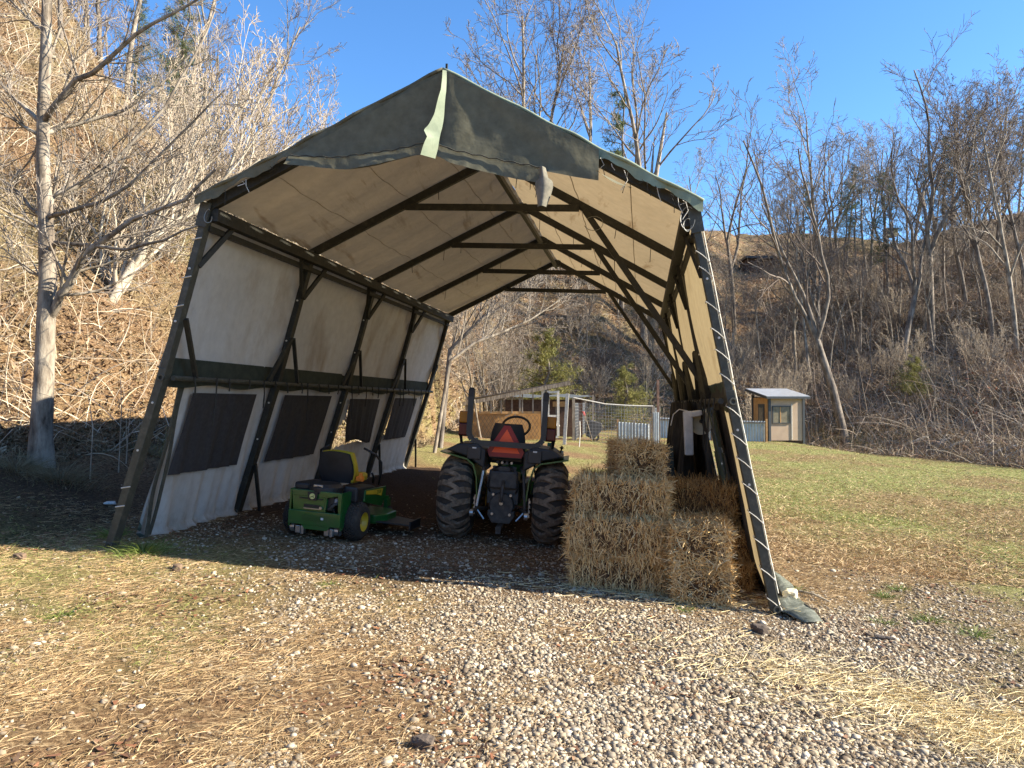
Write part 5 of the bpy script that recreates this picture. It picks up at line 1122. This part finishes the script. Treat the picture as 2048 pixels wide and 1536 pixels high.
MB().lathe([(-.05, 0), (-.05, .20), (.02, .20), (.03, .15), (.30, .15), (.36, .10), (.38, 0)], axis='Z', n=16).obj('tank', m_white, e, local=True, smooth=True); MB().tube([(0, 0, .36), (0, 0, .9)], .01, 4).obj('wire', m_dcord, e, local=True)
p = hillpt(1128, 30); tag(MB().bar(p-UP*.1, p+np.array([.14, 0, 2.1]), .13, .06, AV).obj('leaning_post', m_pwood), 'whitewashed board post leaning right, beside the coop door', 'post')
p = hillpt(1158, 29); tag(MB().tube([p, p+np.array([.04, 0, .55]), p+np.array([.03, .05, 1.05])], .022, 6).obj('thin_stake', m_pwood), 'thin pale stake standing in the grass in front of the wire run', 'stake')
# wire run
rn = empty('wire_run', hillpt(1230, 33), 'fenced poultry run of wire mesh with a sagging pale top rail', 'poultry run'); r0 = np.array(rn.location)
cor = [hillpt(1147, 33), hillpt(1306, 33), hillpt(1318, 40), hillpt(1170, 41)]; hts = [1.95, 1.80, 1.8, 1.8]
for c0, h_ in zip(cor, hts): MB().bar(c0-r0-UP*.1, c0-r0+UP*h_, .13, .12).obj('post', m_wood, rn, local=True)
c0 = hillpt(1316, 33.2); MB().bar(c0-r0, c0-r0+UP*3.0, .11, .10).obj('tall_post', M('reddish_post', [(.15, .08, .055), (.28, .17, .12)], 9, .9), rn, local=True)
MB().tube([cor[0]-r0+UP*1.95, (cor[0]*.6+cor[1]*.4)-r0+UP*1.76, (cor[0]*.3+cor[1]*.7)-r0+UP*1.76, cor[1]-r0+UP*1.80], .03, 6).obj('top_rail', m_pwood, rn, local=True)
for a_, b_ in ((0, 1), (1, 2), (3, 2), (0, 3)):
    A_, B_ = cor[a_]-r0, cor[b_]-r0; m = MB(); L_ = np.linalg.norm(B_-A_); n = int(L_/.14)
    for k in range(n+1): q = A_+(B_-A_)*k/n; m.bar(q, q+UP*1.72, .009)
    for k in range(12): m.bar(A_+UP*(.05+.15*k), B_+UP*(.05+.15*k), .009)
    m.obj('wire_mesh', M('galvanised_wire', [(.30, .30, .29)], rough=.5) if a_ == 0 and b_ == 1 else bpy.data.materials['galvanised_wire'], rn, local=True)
e = corr(hillpt(1236, 34.5), hillpt(1300, 34.5), .95, 'pale corrugated sheet leaning inside the wire run', name='corrugated_fence')
p = hillpt(1312, 32.6); tag(MB().grid(lambda a_, b_: p+np.array([-.12+.26*a_, .012*math.sin(a_*22), .1+1.45*b_]), 30, 2).obj('tin_strip', m_tin, smooth=True), 'narrow upright strip of corrugated tin at the right corner of the wire run', 'metal sheet')
p = hillpt(1185, 34); wb = empty('wheelbarrow', p, 'dark wheelbarrow stood on end inside the wire run with red handle grips', 'wheelbarrow')
MB().prism([(-.30, .25), (.05, .12), (.42, .55), (.40, .85), (-.15, 1.0)], (0, 0, 0), (1, 0, 0), (0, 0, 1), (0, 1, 0), .5).obj('tray', M('dark_tray', [(.05, .045, .045), (.10, .09, .085)], 6, .5), wb, local=True, bevel=.03)
for y_ in (-.25, .25): 
    h_ = MB().tube([(-.05, y_, .1), (-.25, y_, .8), (-.42, y_, 1.35)], .02, 6).obj('handle', m_wood, wb, local=True); MB().tube([(-.37, y_, 1.2), (-.43, y_, 1.38)], .03, 6).obj('grip', M('red_grip', [(.45, .03, .03)], rough=.5), h_, local=True)
MB().lathe([(-.04, .10), (-.04, .19), (.04, .19), (.04, .10)], c=(.12, 0, .2), axis='Y', n=18).obj('wheel', m_rub, wb, local=True)
# hut on the slope and a dark cabin roof on the ridge
p = hillpt(1785, 66); p[2] = CAMZ+(806-472)/FPX*66; hu = empty('hunting_box', [p[0], p[1], float(g(p[0], p[1]))], 'small cream box hut on legs high among the trees of the right slope', 'hut'); hz = p[2]-hu.location[2]
MB().box((0, 0, hz+.3), (.9, .9, .6)).obj('cabin', m_cream, hu, local=True); MB().box((0, 0, hz+.64), (1.1, 1.1, .08)).obj('roof', m_wood, hu, local=True)
for x_, y_ in ((-.4, -.4), (.4, -.4), (-.4, .4), (.4, .4)): MB().bar((x_, y_, -.2), (x_, y_, hz), .07).obj('leg', m_dwood, hu, local=True)
p = hillpt(1520, 88); p[2] = min(p[2]+1.2, CAMZ+(806-440)/FPX*88); ca = empty('cabin', [p[0], p[1], float(g(p[0], p[1]))], 'dark flat-roofed cabin just showing over the ridge right of the tent', 'cabin'); hz = p[2]-ca.location[2]
MB().box((0, 0, hz/2-.2), (3.6, 3, hz+.4)).obj('wall', m_dwood, ca, local=True); MB().box((.2, 0, hz+.1), (4.6, 3.8, .25)).obj('roof', m_char, ca, local=True)
# logs and branches along the field edge
rl = random.Random(8); logs = [(1832, 888, 1.2), (1868, 893, .8), (1905, 897, 1.6), (1950, 903, 2.0), (2000, 908, 1.8), (1885, 890, .9), (2030, 914, 1.0)]
words = ['short pale log at the left end of the log row by the field edge', 'stub of log with a pale cut end lying by the field edge', 'dark-barked log in the middle of the row along the field edge', 'longest pale fallen log along the field edge', 'pale split log near the right edge of the view', 'small grey log behind the stub by the field edge', 'short log at the extreme right of the field edge row']
for (px, py, L_), lb in zip(logs, words):
    c0 = gnd(px, py); a_ = rl.uniform(-.5, .3); d = np.array([math.cos(a_), math.sin(a_), 0]); pts = [onG(*(c0+d*L_*t)[:2], .12)+UP*rl.uniform(-.02, .05) for t in (-.5, -.1, .3, .5)]
    tag(MB().tube(pts, [.13, .12, .11, .09], 9).obj('log', (m_pale, m_bark)[logs.index((px, py, L_)) % 2], smooth=True), lb, 'log', 'logs lying along the field edge')
# ------------------------------------------------------------------ small things near the tent
def patch(poly, name, m, label, cat_, dz=.03, wob=.02):
    P = [gnd(*q) for q in poly]; c0 = sum(P)/len(P); e = MB(); n = len(P); V = [c0+UP*(dz+wob)]; 
    for ring in (.5, 1): V += [c0+(q-c0)*ring+UP*(dz+wob*math.sin(i*2.3+ring*4)) for i, q in enumerate(P)]
    V = [np.array([q[0], q[1], max(q[2], float(g(q[0], q[1]))+.012)]) for q in V]
    F = [(0, 1+i, 1+(i+1) % n) for i in range(n)]+[(1+i, 1+n+i, 1+n+(i+1) % n, 1+(i+1) % n) for i in range(n)]
    o = e.add(V, F).obj(name, m, smooth=True); so_ = o.modifiers.new('thickness', 'SOLIDIFY'); so_.thickness = .006; 
    return tag(o, label, cat_)
m_tp = M('grey_green_tarp', [(.05, .055, .04), (.09, .10, .075), (.18, .185, .15)], 12, .8, .5)
patch([(1540, 1140), (1562, 1158), (1585, 1180), (1600, 1205), (1628, 1232), (1645, 1252), (1610, 1250), (1572, 1240), (1556, 1225), (1548, 1190)], 'tarp_scrap', m_tp, 'grey-green scrap of tarpaulin lying at the foot of the right front leg', 'tarpaulin', .025, .03)
patch([(206, 1011), (216, 1007), (230, 1008), (233, 1012), (222, 1014), (208, 1014)], 'white_scrap', m_cord, 'crumpled white scrap on the shaded ground left of the tent', 'litter', .02, .02)
def stone(px, py, r, name, label, mm, cat_='rock', seed=0):
    c0 = gnd(px, py); rg = np.random.default_rng(seed); import bmesh
    bm = bmesh.new(); bmesh.ops.create_icosphere(bm, subdivisions=3, radius=1)
    for v in bm.verts:
        q = np.array(v.co); f = 1+.16*math.sin(q[0]*3+seed)*math.cos(q[1]*4+seed)+.10*math.sin(q[2]*7+q[0]*5+seed)+rg.uniform(-.02, .02); q = np.clip(q*f, -.8, .8); v.co = (q[0]*r[0], q[1]*r[1], q[2]*r[2])
    me = bpy.data.meshes.new(name); bm.to_mesh(me); bm.free(); me.materials.append(mm); o = bpy.data.objects.new(name, me); C.objects.link(o); o.location = Vector(c0+UP*r[2]*.55); o.rotation_euler = (0, 0, seed)
    return tag(o, label, cat_)
stone(1581, 1203, (.10, .08, .085), 'rock', 'cream-coloured rock resting on the tarpaulin scrap by the right front leg', M('cream_rock', [(.42, .36, .22), (.66, .6, .44)], 14, .9, .4), seed=1)
stone(1520, 1266, (.09, .06, .05), 'rock', 'dark clod lying in the gravel in front of the right tent leg', M('dark_clod', [(.06, .045, .035), (.12, .09, .07)], 20, .95, .5), seed=2)
stone(845, 1500, (.07, .05, .04), 'rock', 'dark stone among the pale gravel at the bottom of the view', bpy.data.materials['dark_clod'], seed=3)
stone(355, 1140, (.07, .05, .04), 'rock', 'brown clod on the shadow line below the left tent leg', M('brown_clod', [(.10, .065, .04), (.22, .15, .10)], 20, .95, .5), seed=5)
stone(40, 1118, (.07, .05, .04), 'rock', 'pale clod on the shadow line at the far left', bpy.data.materials['brown_clod'], seed=6)
a_ = gnd(1598, 1190); b_ = gnd(1660, 1212); tag(MB().tube([a_+UP*.03, (a_+b_)/2+UP*.05, b_+UP*.03], [.014, .012, .008], 6).obj('stick', m_pale), 'pale stick lying on the gravel beside the cream rock', 'stick')
a_ = gnd(1750, 1280); b_ = gnd(1790, 1283); tag(MB().tube([a_+UP*.02, b_+UP*.02], [.02, .012], 6).obj('stick', m_dbark), 'short dark stick on the gravel right of the tent', 'stick')
m_tuft = MI('fresh_grass_blades', [(.05, .09, .015), (.11, .17, .03), (.18, .24, .05), (.24, .25, .09)], .6, trans=.2)
def tuft(px, py, n, h, spread, label, mm=None, seed=0):
    mm = mm or m_tuft
    c0 = gnd(px, py); rg = np.random.default_rng(seed); a_ = rg.uniform(0, 6.28, n); rr_ = np.abs(rg.normal(0, spread, n)); x = c0[0]+np.cos(a_)*rr_; y = c0[1]+np.sin(a_)*rr_
    P = np.stack([x, y, g(x, y)-.01], -1)-np.array(c0); D = np.stack([np.cos(a_)*.6, np.sin(a_)*.6, rg.uniform(.5, 1.3, n)], -1)+rg.normal(size=(n, 3))*.2
    V, F = ribbons(P, D, rg.uniform(.4, 1, n)*h, rg.uniform(.004, .008, n), np.stack([np.cos(a_)*.3, np.sin(a_)*.3, -rg.uniform(.3, .7, n)], -1), 4, rg, taper=.15)
    o = npobj('grass_clump', V, F, mm or m_gras); o.location = Vector(c0); tag(o, label, 'grass clump', 'grass clumps round the tent')
tuft(225, 1075, 200, .30, .08, 'small green grass clump behind the foot of the left front leg', seed=1)
tuft(285, 1105, 420, .30, .14, 'large green grass clump in front of the left front leg', seed=2)
for k, (px, py, h_, lb) in enumerate([(1595, 1182, .12, 'low green tuft beyond the cream rock'), (1795, 1182, .16, 'green tuft on the gravel strip, farthest back on the right'), (1765, 1196, .16, 'green tuft on the gravel strip left of a taller one'), (1860, 1245, .2, 'brightest green tuft between gravel and lawn at the right'),
                                      (1950, 1272, .2, 'broad green tuft near the right edge in the foreground'), (1770, 1248, .12, 'thin green tuft amid the gravel at the right'), (1370, 1222, .1, 'sparse tuft at the shadow line below the bales'), (660, 1172, .12, 'pale tuft at the shadow line below the mower'), (120, 1235, .13, 'light green tuft in the dry grass at the left')]):
    tuft(px, py, 110, h_, .06, lb, seed=10+k)
tuft(120, 960, 500, .6, .22, 'shaggy dry grass clump at the foot of the grey tree', M('dusky_dry_grass', [(.16, .13, .07), (.26, .2, .11)], 9, .9), 31)
tuft(30, 940, 400, .6, .25, 'shaggy dry grass clump left of the grey tree', bpy.data.materials['dusky_dry_grass'], 32)
tuft(290, 905, 400, .5, .30, 'dry grass clump behind the left front leg of the tent', bpy.data.materials['dusky_dry_grass'], 33)
for k, (px, py, h_) in enumerate([(180, 960, 1.2), (237, 945, 1.5), (252, 930, .9)]):
    c0 = gnd(px, py); tag(MB().tube([c0, c0+np.array([.03, 0, h_*.6]), c0+np.array([.06*(k-1), .02, h_])], [.010, .007, .004], 5).obj('dry_stalk', m_paletw), ['thin dry stalk nearest the grey tree', 'tallest thin dry stalk left of the tent', 'short dry stalk just left of the tent leg'][k], 'weed stalk')
# things hung on the right knee rail
pt = TT(2.60, 1.84, 1.72); tb = empty('hanging_lamp', pt, 'round cream lamp pan with black knob hung on the right tent rail', 'lamp')
MB().lathe([(.0, .0), (.0, .10), (-.03, .135), (-.04, .14), (-.035, .13), (-.01, .09)], c=(.13, 0, -.12), axis='Y', n=24).obj('reflector', m_cream, tb, local=True, smooth=True)
MB().lathe([(-.07, 0), (-.07, .025), (-.01, .025)], c=(.14, 0, -.10), axis='Y', n=10).obj('knob', m_blk, tb, local=True); MB().tube([(.14, 0, -.1), (.16, -.03, .05), (.15, 0, .25)], .008, 5).obj('cord', m_dcord, tb, local=True)
pt = TT(2.58, 1.78, 1.72); e = empty('white_sleeve', pt, 'white bent plastic sleeve hanging beside the round cream lamp', 'plastic sleeve')
MB().bar((.16, 0, .0), (.02, 0, -.02), .07, .12, (0, 1, 0)).bar((.0, 0, .02), (.015, 0, -.50), .11, .06, (0, 1, 0), w2=.10).obj('sleeve', m_white, e, local=True, bevel=.015)
MB().tube([(0, 0, .02), (-.10, 0, .04), (-.17, 0, -.02), (-.20, 0, -.15)], .007, 5).obj('cable', m_cord, e, local=True)
